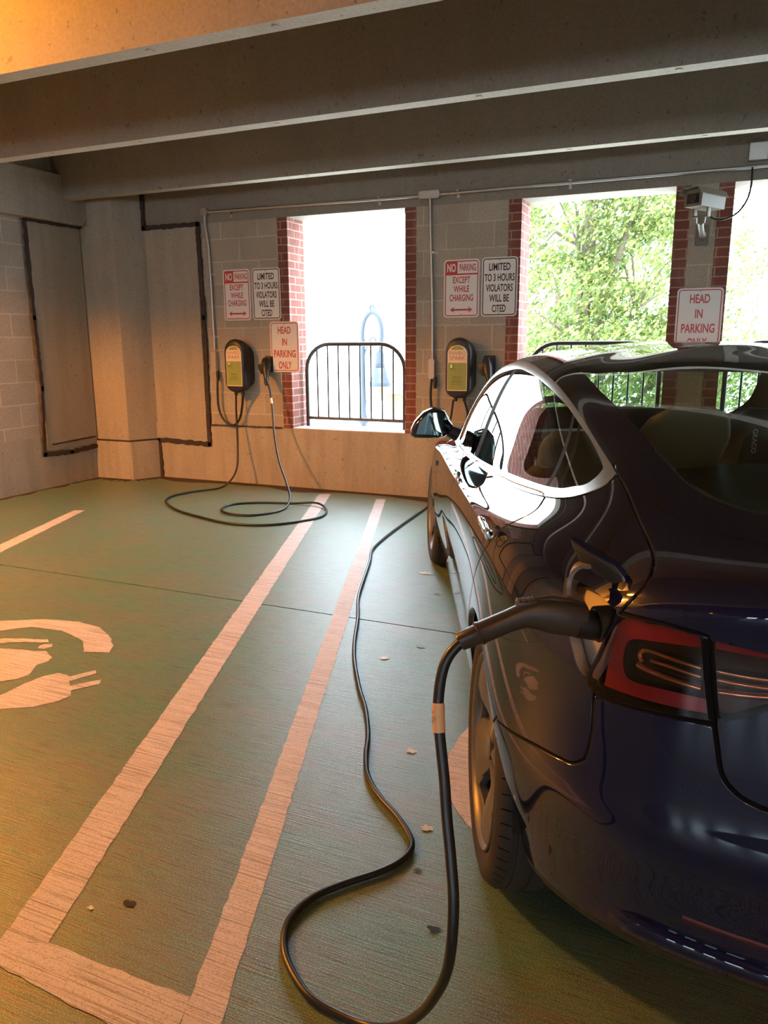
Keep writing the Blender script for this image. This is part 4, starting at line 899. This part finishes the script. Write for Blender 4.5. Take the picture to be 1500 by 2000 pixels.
M_win = glass_mat('tinted_side_glass', (.40, .46, .42), 0, 1.6); M_rear = glass_mat('tinted_rear_glass', (.52, .60, .54), 0, 1.45); M_wind = glass_mat('windscreen_glass', (.70, .82, .76), 0)
M_roof = mat('black_roof_glass', (.008, .008, .010), .04, 0, Coat_Weight=1.0, Coat_Roughness=.01)
T_ = lambda l: TRI[lab == l]
for nm in ('body', 'rear_bumper', 'trunk_lid', 'hood'):
    sub(T_(nm), PF, NRM, nm, M_body, car, extra=(T_('gap'), M_gap) if nm == 'body' else None)
sub(T_('lower_trim'), PF, NRM, 'lower_valance', M_val, car)
DOORS = {}
for nm in ('front_door', 'rear_door'):
    for side in (1, -1):
        P = PF*np.array([1, side, 1]); N = NRM*np.array([1, side, 1]); t = T_(nm); t = t if side == 1 else t[:, ::-1]
        DOORS[nm, side] = sub(t, P, N, nm, M_body, car, False)
for nm, m in (('window_trim', M_trim), ('front_window', M_win), ('rear_side_window', M_win), ('quarter_window', M_win), ('window_pillar', M_gap)):
    for side in (1, -1):
        P = PF*np.array([1, side, 1]); N = NRM*np.array([1, side, 1]); t = T_(nm); t = t if side == 1 else t[:, ::-1]
        par = {'front_window': DOORS['front_door', side], 'rear_side_window': DOORS['rear_door', side]}.get(nm, car)
        o = sub(t, P, N, {'rear_side_window': 'side_window', 'front_window': 'side_window'}.get(nm, nm), m, par, False, -.0025 if nm == 'window_trim' else 0)
        if nm == 'window_trim': o['label'] = 'satin chrome window surround'
sub(T_('rear_window'), PF, NRM, 'rear_window', M_rear, car); sub(T_('roof_glass'), PF, NRM, 'roof_glass', M_roof, car); sub(T_('windscreen'), PF, NRM, 'windscreen', M_wind, car)
# cabin lining just inside the skin
lin = np.isin(lab.astype(str), ['body', 'trunk_lid', 'hood', 'gap', 'front_door', 'rear_door', 'window_trim', 'window_pillar', 'roof_glass', 'lower_trim', 'rear_bumper']) & (CP[:, 2] > .42) & (CP[:, 0] > -.70)
M_liner = mat('dark_cabin_lining', (.035, .032, .030), .85)
sub(TRI[lin & (CU[:, 1] > 6.5)], POS, Nrm(UV[:, 0], UV[:, 1]), 'cabin_lining', M_liner, car, True, .028, True)

# edges of the wheel arches turned inward, wheel wells
def boundary(tris, cond):
    e = np.concatenate([tris[:, [0, 1]], tris[:, [1, 2]], tris[:, [2, 0]]]); se = np.sort(e, 1); u, idx, cnt = np.unique(se, axis=0, return_index=True, return_counts=True)
    b = e[idx[cnt == 1]]; return b[cond[b].all(1)]
allb = TRI[~np.isin(lab.astype(str), ['none'])]
M_well = mat('black_wheel_well', (.006, .006, .006), .9)
for x0, nm in ((0, 'rear'), (2.875, 'front')):
    cond = (np.abs(np.hypot(POS[:, 0]-x0, POS[:, 2]-ARZ)-ARR) < .004) & (UV[:, 1] < 8) & (UV[:, 0] > 4); be = boundary(allb, cond)
    for side in (1, -1):
        V = []; F = []; Fm = []
        for a, b in be:
            P0, P1 = PF[a], PF[b]; q = []
            for P in (P0, P1):
                r = np.array([P[0]-x0, 0, P[2]-ARZ]); r /= np.linalg.norm(r)+1e-9
                q.append((P, P-np.array([0, .012, 0])-r*.008, P-np.array([0, .03, 0])-r*.004, P-np.array([0, .034, 0])+r*.015))
            b0 = len(V)
            for k in range(2): V += [tuple(z*np.array([1, side, 1])) for z in q[k]]
            for k in range(3): F.append((b0+k, b0+k+1, b0+4+k+1, b0+4+k))
        lip = new_obj('wheel_arch_lip', V, F, M_body, car, None, True); lip.data.validate()
        w = MB(); n = 28; vs = []
        for k in range(n+1):
            a = (-.30 if x0 < 1 else .05)+(PI+.25)*k/n
            for yy in (.885, .56): vs.append((x0+(ARR+.012)*math.cos(a), side*yy, max(.17, ARZ+(ARR+.012)*math.sin(a))))
        b0 = len(vs); fs = [(2*k, 2*k+1, 2*k+3, 2*k+2) for k in range(n)]; vs.append((x0, side*.56, ARZ)); fs += [(2*k+1, b0, 2*k+3) for k in range(n)]
        w.add(vs, fs); w.build('wheel_well', M_well, car)
ub = MB(); ub.box((-.30, -.52, .24), (3.4, .52, .28)); ub.box((-.50, -.55, .28), (3.4, .55, .40)); ub.box((.40, -.80, .19), (2.48, .80, .30)); ub.build('underbody', M_well, car)

# wheels
M_tyre = mat('tyre_rubber', (.022, .018, .016), .75); M_rim = mat('grey_aero_cover', (.15, .142, .138), .42, .55); M_rimd = mat('dark_wheel_inner', (.015, .015, .015), .5, .3)
M_disc = mat('brake_disc_steel', (.45, .42, .38), .3, .9)
def wheel(x, side, steer=0, camber=-2.0):
    root = empty('wheel', (x, side*.80, .334)); root.parent = car
    Mx = Matrix.Rotation(steer, 4, 'Z') @ Matrix.Rotation(math.radians(-camber)*side, 4, 'X') @ (Matrix.Rotation(-PI/2, 4, 'X') if side > 0 else Matrix.Rotation(PI/2, 4, 'X'))   # local +Z outward
    # tyre, profile through the outer sidewall and tread with grooves
    prof = [(.232, .062), (.236, .088), (.246, .098), (.262, .106), (.29, .112), (.312, .106), (.325, .093)]
    tread = []
    for zc in (.066, .024, -.024, -.066): tread += [(.3335-.002*abs(zc)/.06, zc+.0075), (.326, zc+.0055), (.326, zc-.0055), (.3335-.002*abs(zc)/.06, zc-.0075)]
    prof += [(.3315, .082)]+tread+[(.3315, -.082), (.325, -.093), (.30, -.11), (.24, -.10), (.23, -.06)]
    m = MB(); m.lathe(prof, 96, 0, Mx, caps=False)
    for k in range(60):       # shoulder sipes
        a = 2*PI*k/60; rr = .3325
        for z0, z1 in ((.078, .102), (-.102, -.078)):
            pts = []
            for (r, z) in ((rr+.0004, z0), (.3205, z1)) if z0 > 0 else ((.3205, z0), (rr+.0004, z1)):
                for da in (-.005, .005): pts.append(((r+.0006)*math.cos(a+da), (r+.0006)*math.sin(a+da), z))
            m.add(pts, [(0, 1, 3, 2)], 1, Mx)
    m.build('tyre', [M_tyre, M_gap], root, True, 40)
    # rim lip and barrel
    m = MB(); m.lathe([(.236, .090), (.246, .100), (.249, .104), (.246, .108), (.238, .104), (.230, .088), (.225, .05), (.215, -.09)], 80, 0, Mx, caps=False); m.build('rim', M_rim, root, True, 50)
    m = MB(); m.lathe([(.0, .02), (.155, .02), (.16, .01), (.16, -.01), (.0, -.01)], 48, 0, Mx, caps=False); m.build('brake_disc', M_disc, root, True, 40)
    m = MB(); m.lathe([(.0, -.03), (.215, -.03)], 40, 0, Mx, caps=False); m.build('wheel_back', M_rimd, root)
    # five-spoke aero cover: polar sheet with curved slots
    nr, na = 40, 200; V = []; F = []
    def hgt(r, a):
        s = (a*5/(2*PI)) % 1.0; sp = math.cos(2*PI*(s-.5)); base = .098-.010*(1-r/.236)**1.0-.018*math.exp(-((r-.10)/.06)**2)
        return base+.008*sp*math.sin(PI*min(1, r/.236))-.012*max(0, -sp)*(r/.236)
    def hole(r, a):
        s = (a*5/(2*PI)+(.236-r)*1.1) % 1.0; return .105 < r < .212 and (s < .07+.05*(r-.1)/.1 or s > .93-.10*(r-.1)/.1)
    rs = [.012+(.236-.012)*k/nr for k in range(nr+1)]
    for r in rs:
        for k in range(na): a = 2*PI*k/na; V.append((r*math.cos(a), r*math.sin(a), hgt(r, a)))
    for i in range(nr):
        for k in range(na):
            if hole((rs[i]+rs[i+1])/2, 2*PI*(k+.5)/na): continue
            k2 = (k+1) % na; F.append((i*na+k, i*na+k2, (i+1)*na+k2, (i+1)*na+k))
    bm = bmesh.new(); bv = [bm.verts.new(Mx @ Vector(v)) for v in V]
    for f in F: bm.faces.new([bv[i] for i in f])
    bmesh.ops.delete(bm, geom=[v for v in bm.verts if not v.link_faces], context='VERTS')
    inw = (Mx.to_3x3() @ Vector((0, 0, -1)))
    be = [e for e in bm.edges if e.is_boundary]; ex = bmesh.ops.extrude_edge_only(bm, edges=be)
    for g in ex['geom']:
        if isinstance(g, bmesh.types.BMVert): g.co += inw*.022
    bm.normal_update(); bm.verts.index_update()
    cov = new_obj('aero_cover', [v.co.copy() for v in bm.verts], [[v.index for v in f.verts] for f in bm.faces], M_rim, root, None, True, 45); bm.free()
    m = MB(); m.lathe([(.030, .078), (.030, .090), (.026, .093), (.0, .094)], 32, 0, Mx); m.build('hub_cap', M_rim, root, True, 40)
    return root
for x, s in ((0, 1), (0, -1), (2.875, 1), (2.875, -1)): wheel(x, s, math.radians(2) if x > 1 else 0)

# lamps: sunken bowl, red band, gilt reflector bars, clear outer lens
M_redb = mat('red_lamp_band', (.26, .008, .028), .25, 0, Coat_Weight=1.0, Coat_Roughness=.02, Emission_Color=(.6, .01, .02, 1), Emission_Strength=.0)
M_bowl = mat('smoked_lamp_interior', (.035, .024, .018), .22, .6); M_gilt = mat('amber_chrome', (.75, .50, .26), .14, 1.0)
M_lens = glass_mat('clear_lamp_lens', (.80, .55, .52), 0, 1.5)
def pocket(tris, depth, name, m, parent, side, wallm=None, dirv=None):
    P = PF*np.array([1, side, 1]); N = NRM*np.array([1, side, 1]); Nd = Nrm(UV[:, 0], UV[:, 1]).mean(0)
    n0 = Nrm(UV[:, 0], UV[:, 1])[np.unique(tris)].mean(0); n0 /= np.linalg.norm(n0); n0 = n0*np.array([1, side, 1])
    t = tris if side == 1 else tris[:, ::-1]; idx, inv = np.unique(t.ravel(), return_inverse=True); F = inv.reshape(-1, 3); V = P[idx]-n0*depth; nv0 = len(V); V = np.concatenate([V, P[idx]])
    e = np.concatenate([F[:, [0, 1]], F[:, [1, 2]], F[:, [2, 0]]]); se = np.sort(e, 1); u, ix, cnt = np.unique(se, axis=0, return_index=True, return_counts=True); b = e[ix[cnt == 1]]
    faces = [tuple(f) for f in F]+[(i, j, j+nv0, i+nv0) for i, j in b]
    o = new_obj(name, V, faces, m, parent, None, True, 40); o.data.validate(); return o
def strip_on(uvline, w, off, name, m, parent, side, th=.006):
    """a bar following a line on the body surface, sunk below it"""
    uvl = np.array(crom(uvline, 6)); P = S(uvl[:, 0], uvl[:, 1]); N = Nrm(uvl[:, 0], uvl[:, 1]); pts = (P-N*off)*np.array([1, side, 1])
    b = MB(); b.tube([tuple(p) for p in pts], w, 10); return b.build(name, m, parent, True, 60)
for side in (1, -1):
    for nm, poly in (('tail_light', lens_out), ('inner_tail_light', lens_in)):
        t = T_(nm); P = PF*np.array([1, side, 1]); N = NRM*np.array([1, side, 1])
        L0 = sub(t if side == 1 else t[:, ::-1], P, N, 'tail_light', M_lens, car, False); L0['label'] = 'red and smoked tail lamp under a clear lens'
        pocket(t, .030, 'lamp_bowl', M_bowl, L0, side)
        cu = UV[t].mean(1); c = cu
        if nm == 'tail_light':
            band = ~inside(c, red_in) & (c[:, 0] < 3.49) & (c[:, 1] > 6.77-(c[:, 0]-2.5)*.05)
        else: band = c[:, 1] > (7.78+(c[:, 0]-2.05)*.10)
        tb = t[band]
        if len(tb): sub(tb if side == 1 else tb[:, ::-1], P, N, 'red_band', M_redb, L0, False, .010)
        if nm == 'tail_light':
            for q, (w, m) in (([(2.64, 7.42), (2.95, 7.50), (3.14, 7.52), (3.20, 7.42), (3.16, 7.30)], (.0042, M_gilt)), ([(2.63, 7.28), (2.90, 7.34), (3.08, 7.36)], (.0036, M_gilt)), ([(2.62, 7.10), (2.90, 7.15), (3.12, 7.20), (3.20, 7.24)], (.0060, M_gilt)), ([(2.62, 7.19), (2.9, 7.25), (3.1, 7.29)], (.003, M_bowl))):
                strip_on(q, w, .020, 'reflector_bar', m, L0, side)
        else:
            for q, (w, m) in (([(2.54, 7.42), (2.25, 7.40), (1.8, 7.42)], (.004, M_gilt)), ([(2.53, 7.28), (2.25, 7.27), (1.9, 7.30)], (.0036, M_gilt)), ([(2.52, 7.10), (2.3, 7.12), (2.05, 7.18)], (.006, M_gilt))):
                strip_on(q, w, .020, 'reflector_bar', m, L0, side)
# rear reflector strip and diffuser edge
M_refl = mat('dark_red_reflector', (.07, .003, .003), .5)
strip_on([(2.75, 2.55), (2.2, 2.5), (1.6, 2.45), (1.0, 2.4)], .008, .004, 'reflector', M_refl, car, 1); strip_on([(2.75, 2.55), (2.2, 2.5), (1.6, 2.45), (1.0, 2.4)], .008, .004, 'reflector', M_refl, car, -1)
uvl = np.array(crom([(3.5, 2.06), (3.1, 2.1), (2.6, 2.08), (2.0, 2.0), (1.2, 1.95), (0, 1.95)], 8)); P_ = S(uvl[:, 0], uvl[:, 1]); N_ = Nrm(uvl[:, 0], uvl[:, 1])
V = []; F = []
for sd in (1, -1):
    b0 = len(V)
    for k, (p, n) in enumerate(zip(P_, N_)):
        hN = np.array([n[0], n[1], 0]); hN /= np.linalg.norm(hN); q = p; g_ = min(1, k/6)
        for dn, dz in ((-.004, .016), (.012*g_, .010), (.016*g_, -.006), (.006*g_, -.028), (-.02, -.034)): r = q+hN*dn+np.array([0, 0, dz]); V.append((r[0], sd*r[1], r[2]))
    for i in range(len(P_)-1):
        for k in range(4): F.append((b0+i*5+k, b0+i*5+k+1, b0+(i+1)*5+k+1, b0+(i+1)*5+k) if sd > 0 else (b0+i*5+k, b0+(i+1)*5+k, b0+(i+1)*5+k+1, b0+i*5+k+1))
new_obj('diffuser_edge', V, F, M_body, car, None, True, 60)

# charge port behind the open flap (left side); the right side is closed
tR = T_('recess'); rc = pocket(tR, .035, 'charge_port', mat('grey_port_plastic', (.38, .33, .28), .5), car, 1)
P = PF*np.array([1, -1, 1]); N = NRM*np.array([1, -1, 1]); sub(tR[:, ::-1], P, N, 'side_reflector_cover', M_body, car, False)
pc = np.array([-.588, .785, .905]); pn = np.array([-.15, .985, -.05]); pn /= np.linalg.norm(pn)
Mp = Matrix.Translation(pc) @ Vector(pn).to_track_quat('Z', 'Y').to_matrix().to_4x4()
q = MB(); q.lathe([(.030, -.03), (.031, .004), (.027, .006), (.024, -.004), (.0, -.006)], 32, 0, Mp); q.build('socket', M_black, rc, True, 40)
# open flap and its curved hinge arm
M_flapin = mat('dark_flap_inner', (.03, .026, .024), .3)
fl_ = [(-.539, .829, 1.041), (-.562, .802, 1.025), (-.586, .764, 1.007), (-.595, .750, .990), (-.599, .743, .970), (-.591, .744, .962), (-.573, .767, .975), (-.550, .797, .990), (-.537, .810, 1.0), (-.537, .824, 1.026)]
fp = np.array(fl_); nn = np.cross(fp[4]-fp[0], fp[8]-fp[0]); nn /= np.linalg.norm(nn)
camd = np.array([-1.83, 1.13, 1.38])-fp.mean(0)
if nn@camd > 0: nn = -nn
cen = fp.mean(0); inn = cen+(fp-cen)*.93
V = [tuple(p) for p in inn]+[tuple(p+nn*.002) for p in fp]+[tuple(p+nn*.012) for p in fp]+[tuple(p+nn*.015) for p in inn]; n = 10; F = [tuple(range(n)), tuple(3*n+k for k in range(n))[::-1]]; FM = [1, 0]
for r_ in range(3):
    for k in range(n): F.append((r_*n+k, r_*n+(k+1) % n, (r_+1)*n+(k+1) % n, (r_+1)*n+k)); FM.append(1 if r_ == 0 else 0)
flap = new_obj('charge_flap', V, F, [M_body, M_flapin], car, FM)
arm = crom([(-.543, .800, .997), (-.556, .816, .996), (-.568, .829, .987), (-.573, .834, .970), (-.562, .828, .950), (-.536, .80, .926)], 5)
ax = np.array([.25, .1, 1.0]); V = []; F = []
wd = np.array([-.02, -.012, -.004])*.55+np.array([.0, 0, 0]); thn = .0035
tv = np.array([.55, .60, .15]); tv = tv/np.linalg.norm(tv)
for k, p in enumerate(arm):
    p = np.array(p); a = np.array(arm[max(0, k-1)]); b = np.array(arm[min(len(arm)-1, k+1)]); tg = (b-a)/np.linalg.norm(b-a)
    wv = np.array([.92, -.35, .0]); wv -= tg*(wv@tg); wv /= np.linalg.norm(wv); tt = np.cross(tg, wv)
    for sx, sy in ((-1, -1), (1, -1), (1, 1), (-1, 1)): V.append(tuple(p+wv*.0125*sx+tt*thn*sy))
for k in range(len(arm)-1):
    for j in range(4): F.append((k*4+j, k*4+(j+1) % 4, (k+1)*4+(j+1) % 4, (k+1)*4+j))
F += [(0, 1, 2, 3), tuple((len(arm)-1)*4+j for j in (3, 2, 1, 0))]
new_obj('hinge_arm', V, F, mat('grey_hinge_plastic', (.20, .17, .15), .4), flap)

# mirrors, door handles, side cameras
def ellipsoid_mesh(m, c, r, seg=20, rings=12, p=1.0, M=None, mi=0):
    vs = []; fs = []
    for i in range(rings+1):
        th = PI*i/rings
        for k in range(seg):
            a = 2*PI*k/seg; f = lambda v: math.copysign(abs(v)**p, v)
            vs.append((c[0]+r[0]*f(math.sin(th))*f(math.cos(a)), c[1]+r[1]*f(math.sin(th))*f(math.sin(a)), c[2]+r[2]*f(math.cos(th))))
    for i in range(rings):
        for k in range(seg): fs.append((i*seg+k, (i+1)*seg+k, (i+1)*seg+(k+1) % seg, i*seg+(k+1) % seg))
    m.add(vs, fs, mi, M)
M_mirror = mat('mirror_glass', (.22, .30, .32), .02, 1.0)
for s in (1, -1):
    # housing lofted outward from the door, flat back towards the rear
    m = MB(); secs = []; n = 20
    for y, xr, xf, z0, z1 in ((.86, 1.86, 1.94, .95, .99), (.90, 1.80, 1.96, .925, 1.055), (.95, 1.795, 1.965, .918, 1.068), (1.00, 1.80, 1.955, .918, 1.045), (1.04, 1.815, 1.93, .92, 1.0), (1.058, 1.84, 1.90, .93, .965)):
        ring = []
        for k in range(n):
            a = 2*PI*k/n; ca, sa = math.cos(a), math.sin(a); f = lambda v, e: math.copysign(abs(v)**e, v)
            ring.append(((xr+xf)/2+(xf-xr)/2*f(ca, .55 if ca < 0 else .9), s*y, (z0+z1)/2+(z1-z0)/2*f(sa, .6)))
        secs.append(ring)
    vs = [p for r_ in secs for p in r_]; fs = []
    for i in range(len(secs)-1):
        for k in range(n): fs.append((i*n+k, i*n+(k+1) % n, (i+1)*n+(k+1) % n, (i+1)*n+k) if s > 0 else (i*n+k, (i+1)*n+k, (i+1)*n+(k+1) % n, i*n+(k+1) % n))
    fs += [tuple(range(n))[::(-1 if s > 0 else 1)], tuple((len(secs)-1)*n+k for k in range(n))[::(1 if s > 0 else -1)]]
    m.add(vs, fs); mo = m.build('door_mirror', M_body, car, True, 50)
    m = MB(); m.add([(1.7935, s*.905, .937), (1.7935, s*1.035, .945), (1.7935, s*1.02, 1.0), (1.7935, s*.975, 1.045), (1.7935, s*.91, 1.045)], [(0, 1, 2, 3, 4)]); m.build('mirror_glass', M_mirror, mo)
    m = MB(); m.tube([(1.90, s*.83, .93), (1.89, s*.88, .955)], [.035, .028], 10); m.build('mirror_foot', M_plastic, mo, True)
M_han = mat('satin_handle', (.62, .58, .52), .2, 1.0)
def on_surf(x, z):
    d = (POS[:, 0]-x)**2+(POS[:, 2]-z)**2+np.where((UV[:, 1] < 10) & (UV[:, 0] > 3) & (UV[:, 0] < 14), 0, 9); k = d.argmin(); return POS[k], NRM[k]
for s in (1, -1):
    for x, dn in ((.10, 'rear_door'), (1.03, 'front_door')):
        pts = []; b = MB()
        xs = [x+.01+.022*k for k in range(10)]
        ctr = []
        for xx in xs: p, nn_ = on_surf(xx, .862 if x > .5 else .885); ctr.append(p+np.array([0, .004, 0]))
        ctr = np.array(ctr)*np.array([1, s, 1]); rad = [.006]+[.0085]*8+[.006]
        b.tube([tuple(c) for c in ctr], rad, 10); p0 = ctr[0]
        b.bbox((-.026, -.006, -.013), (.022, .006, .013), .004, 0, Matrix.Translation(p0)); b.build('door_handle', M_han, DOORS[dn, s], True, 50)
    p, nn_ = on_surf(2.26, .737); b = MB(); b.prism([(-.03, -.012), (.03, -.004), (.034, .006), (-.02, .014)], 0, .008, 'Y', 0, Matrix.Translation((p[0], s*p[1]-(.008 if s < 0 else 0), p[2]))); b.build('side_camera', M_trim, car)

# ---- cabin
M_seat = mat('grey_brown_seat', (.22, .175, .13), .6); M_seatd = mat('black_seat', (.022, .020, .019), .5); M_dash = mat('pale_dash_trim', (.30, .42, .45), .35)
def seat(x, y, w, zbase, ztop, label, lean=.22):
    r = empty('seat', (x, y, zbase)); r.parent = car
    m = MB(); hh = ztop-zbase; n = 14; secs = []
    for k in range(n+1):
        f = k/n; z = f*hh; ww = w*(.52 if f > .78 else .9-.06*f) if f <= .76 else w*(.56-.25*max(0, f-.90)/.10)
        if .70 < f <= .78: ww = w*.66
        d = .085-.03*f; xo = -lean*z
        ring = []
        for q in range(20):
            a = 2*PI*q/20; g = lambda v, e: math.copysign(abs(v)**e, v); ring.append((xo+d*g(math.cos(a), .8)*(1 if f < .95 else .7), ww/2*g(math.sin(a), .6), z))
        secs.append(ring)
    vs = [p for s_ in secs for p in s_]; fs = [(i*20+q, i*20+(q+1) % 20, (i+1)*20+(q+1) % 20, (i+1)*20+q) for i in range(n) for q in range(20)]+[tuple(range(20))[::-1], tuple(n*20+q for q in range(20))]
    m.add(vs, fs); m.build('backrest', M_seat, r, True, 60)
    m = MB(); ellipsoid_mesh(m, (.26, 0, .0), (.27, w/2, .09), p=.6); m.build('cushion', M_seatd, r, True, 60)
for y in (.38, -.38):
    seat(1.58, y, .48, .42, 1.0, '')
# rear bench: broad rounded backrests with integrated head restraints
for y, w in ((.36, .40), (-.36, .40), (0, .24)):
    m = MB(); n = 30; secs = []; top = 1.20 if w > .3 else 1.0
    for k in range(n+1):
        f = k/n; z = .45+(top-.45)*f; x = .70-.42*f-.10*f*f; ww = w/2*(1.12 if f < .62 else (1.12-.50*min(1, (f-.62)/.14)**.8 if f < .86 else .62-.20*((f-.86)/.14)**2)); th = .075-.02*f
        if f > .93: th *= .75
        if f == 1: ww *= .8; th *= .5
        secs.append([(x+th*math.copysign(abs(math.cos(a))**.7, math.cos(a)), y+ww*math.copysign(abs(math.sin(a))**.6, math.sin(a)), z) for a in [2*PI*q/24 for q in range(24)]])
    vs = [p for s_ in secs for p in s_]; fs = [(i*24+q, i*24+(q+1) % 24, (i+1)*24+(q+1) % 24, (i+1)*24+q) for i in range(n) for q in range(24)]+[tuple(range(24))[::-1], tuple(n*24+q for q in range(24))]
    m.add(vs, fs); m.build('rear_seat_back', M_seat, car, True, 60)
m = MB(); m.bbox((.45, -.62, .40), (1.05, .62, .56), .06); m.build('rear_seat_cushion', M_seatd, car, True, 50)
m = MB(); m.bbox((-.42, -.50, 1.0), (.34, .50, 1.035), .012); m.build('parcel_shelf', M_seatd, car, True, 50)
m = MB(); m.bbox((1.95, -.70, .78), (2.46, .70, .90), .05); m.build('dashboard', M_seatd, car, True, 50)
m = MB(); m.bbox((1.93, -.66, .865), (1.985, .66, .905), .01); m.build('dash_trim', M_dash, car, True, 50)
m = MB(); m.tube([(1.86+.18*math.sin(a)*.35, .37+.18*math.cos(a), .93+.18*math.sin(a)*.93) for a in [2*PI*k/36 for k in range(36)]], .016, 10, closed=True); m.tube([(1.86, .20, .93), (1.88, .37, .92), (1.86, .54, .93)], [.014, .03, .014], 8); m.tube([(1.88, .37, .92), (2.05, .37, .86)], .03, 10); m.build('steering_wheel', M_seatd, car, True, 60)
m = MB(); m.bbox((1.84, -.16, .88), (1.855, .16, 1.06), .006); m.build('touchscreen', M_seatd, car, True)
m = MB(); m.bbox((1.66, -.11, 1.235), (1.68, .11, 1.295), .008); m.tube([(1.67, 0, 1.28), (1.74, 0, 1.33)], .01, 8); m.build('rear_view_mirror', M_seatd, car, True)
# child seat on the bench, with its pale lettering (a thing of its own)
Mc = Matrix.Translation(CAR_POS) @ Matrix.Rotation(CAR_ROT, 4, 'Z')
ck = empty('child_seat', (0, 0, 0), 0, 'black child safety seat with pale lettering inside the car behind the rear window', 'child seat'); ck.matrix_world = Mc @ Matrix.Translation((.70, -.10, .54))
M_child = mat('child_seat_shell', (.030, .028, .026), .55)
m = MB(); secs = []; n = 14
for k in range(n+1):
    f = k/n; z = .62*f; ww = .17+.04*math.sin(PI*f); ww = ww*(1 if f < .85 else 1-.5*((f-.85)/.15)**2)
    secs.append([(-.10*f+.07*math.copysign(abs(math.cos(a))**.6, math.cos(a))+(.06 if abs(math.sin(a)) > .8 else 0), ww*math.copysign(abs(math.sin(a))**.6, math.sin(a)), z) for a in [2*PI*q/24 for q in range(24)]])
vs = [p for s_ in secs for p in s_]; fs = [(i*24+q, i*24+(q+1) % 24, (i+1)*24+(q+1) % 24, (i+1)*24+q) for i in range(n) for q in range(24)]+[tuple(range(24))[::-1], tuple(n*24+q for q in range(24))]
m.add(vs, fs); sh = m.build('shell', M_child, ck, True, 60)
text_mesh('lettering', [('GRACO', 0, 0, .015, 0)], mat('pale_print', (.7, .7, .66), .5), sh, Matrix.Translation((-.158, .135, .53)) @ Matrix.Rotation(-PI/2, 4, 'Z') @ Matrix.Rotation(PI/2, 4, 'Y'), .003, .02)
m = MB(); ellipsoid_mesh(m, (.16, 0, .04), (.20, .19, .09), p=.6); m.build('base', M_child, ck, True, 60)

# ---- charging plug in the port (a thing of its own)
T0 = Vector((-.352, 1.171, .893)); T1 = Vector((-.170, 1.283, .902))
plug = empty('charging_plug', (0, 0, 0), 0, 'black pistol-shaped charging plug pushed into the port of the car', 'charging plug')
prof = [((-.372, 1.159, .884), .0135, .0135), ((-.3705, 1.160, .885), .0150, .0150), ((-.345, 1.1745, .8965), .0165, .0165), ((-.3425, 1.176, .898), .020, .020), ((-.337, 1.179, .9005), .0185, .0175), ((-.30, 1.2025, .917), .0185, .0165), ((-.278, 1.216, .9255), .021, .018), ((-.260, 1.228, .927), .0265, .020), ((-.240, 1.239, .9235), .0300, .0225), ((-.215, 1.2535, .918), .0305, .0235), ((-.193, 1.266, .9125), .0295, .0235), ((-.190, 1.268, .9115), .0270, .0230)]
m = MB(); n = 24; secs = []
up = Vector((0, 0, 1))
for i, (c, hz_, hw) in enumerate(prof):
    c = Vector(c); a = Vector(prof[max(0, i-1)][0]); b = Vector(prof[min(len(prof)-1, i+1)][0]); tg = (b-a).normalized(); side_ = tg.cross(up).normalized(); u2 = side_.cross(tg).normalized()
    secs.append([tuple(c+side_*(hw*math.copysign(abs(math.cos(t))**.8, math.cos(t)))+u2*(hz_*math.copysign(abs(math.sin(t))**.8, math.sin(t)))) for t in [2*PI*k/n for k in range(n)]])
vs = [p for s_ in secs for p in s_]; fs = [(i*n+q, i*n+(q+1) % n, (i+1)*n+(q+1) % n, (i+1)*n+q) for i in range(len(prof)-1) for q in range(n)]+[tuple(range(n))[::-1], tuple((len(prof)-1)*n+q for q in range(n))]
M_plug = mat('lamplit_plug_shell', (.048, .033, .024), .38); m.add(vs, fs); m.build('handle', M_plug, plug, True, 50)  # brown of the shell has orange lamplight put into its base colour
dd = (Vector((-.175, 1.280, .905))-Vector((-.215, 1.2535, .916))).normalized()
m = MB(); Mn = Matrix.Translation(Vector((-.198, 1.262, .908))) @ dd.to_track_quat('Z', 'Y').to_matrix().to_4x4(); m.lathe([(.0245, 0), (.0250, .004), (.0250, .040), (.0235, .044), (.019, .044), (.019, .060)], 32, 0, Mn); m.build('connector_nose', M_black, plug, True, 40)
m = MB(); Mb = Matrix.Translation(Vector((-.272, 1.2205, .9475))) @ Vector((-.215+.30, 1.2535-1.2025, .006)).to_track_quat('X', 'Z').to_matrix().to_4x4()
m.bbox((-.020, -.011, -.005), (.014, .011, .0055), .004, 0, Mb)
for k in range(6): m.bbox((-.017+k*.005, -.010, .0045), (-.0145+k*.005, .010, .0075), .0008, 0, Mb)
m.build('release_button', M_plug, plug, True, 40)
m = MB(); m.tube([(-.262, 1.2265, .9495), (-.235, 1.242, .9525), (-.205, 1.259, .9445), (-.186, 1.270, .938), (-.181, 1.273, .930)], [.006, .0065, .006, .005, .003], 10); m.build('latch', M_plug, plug, True, 50)
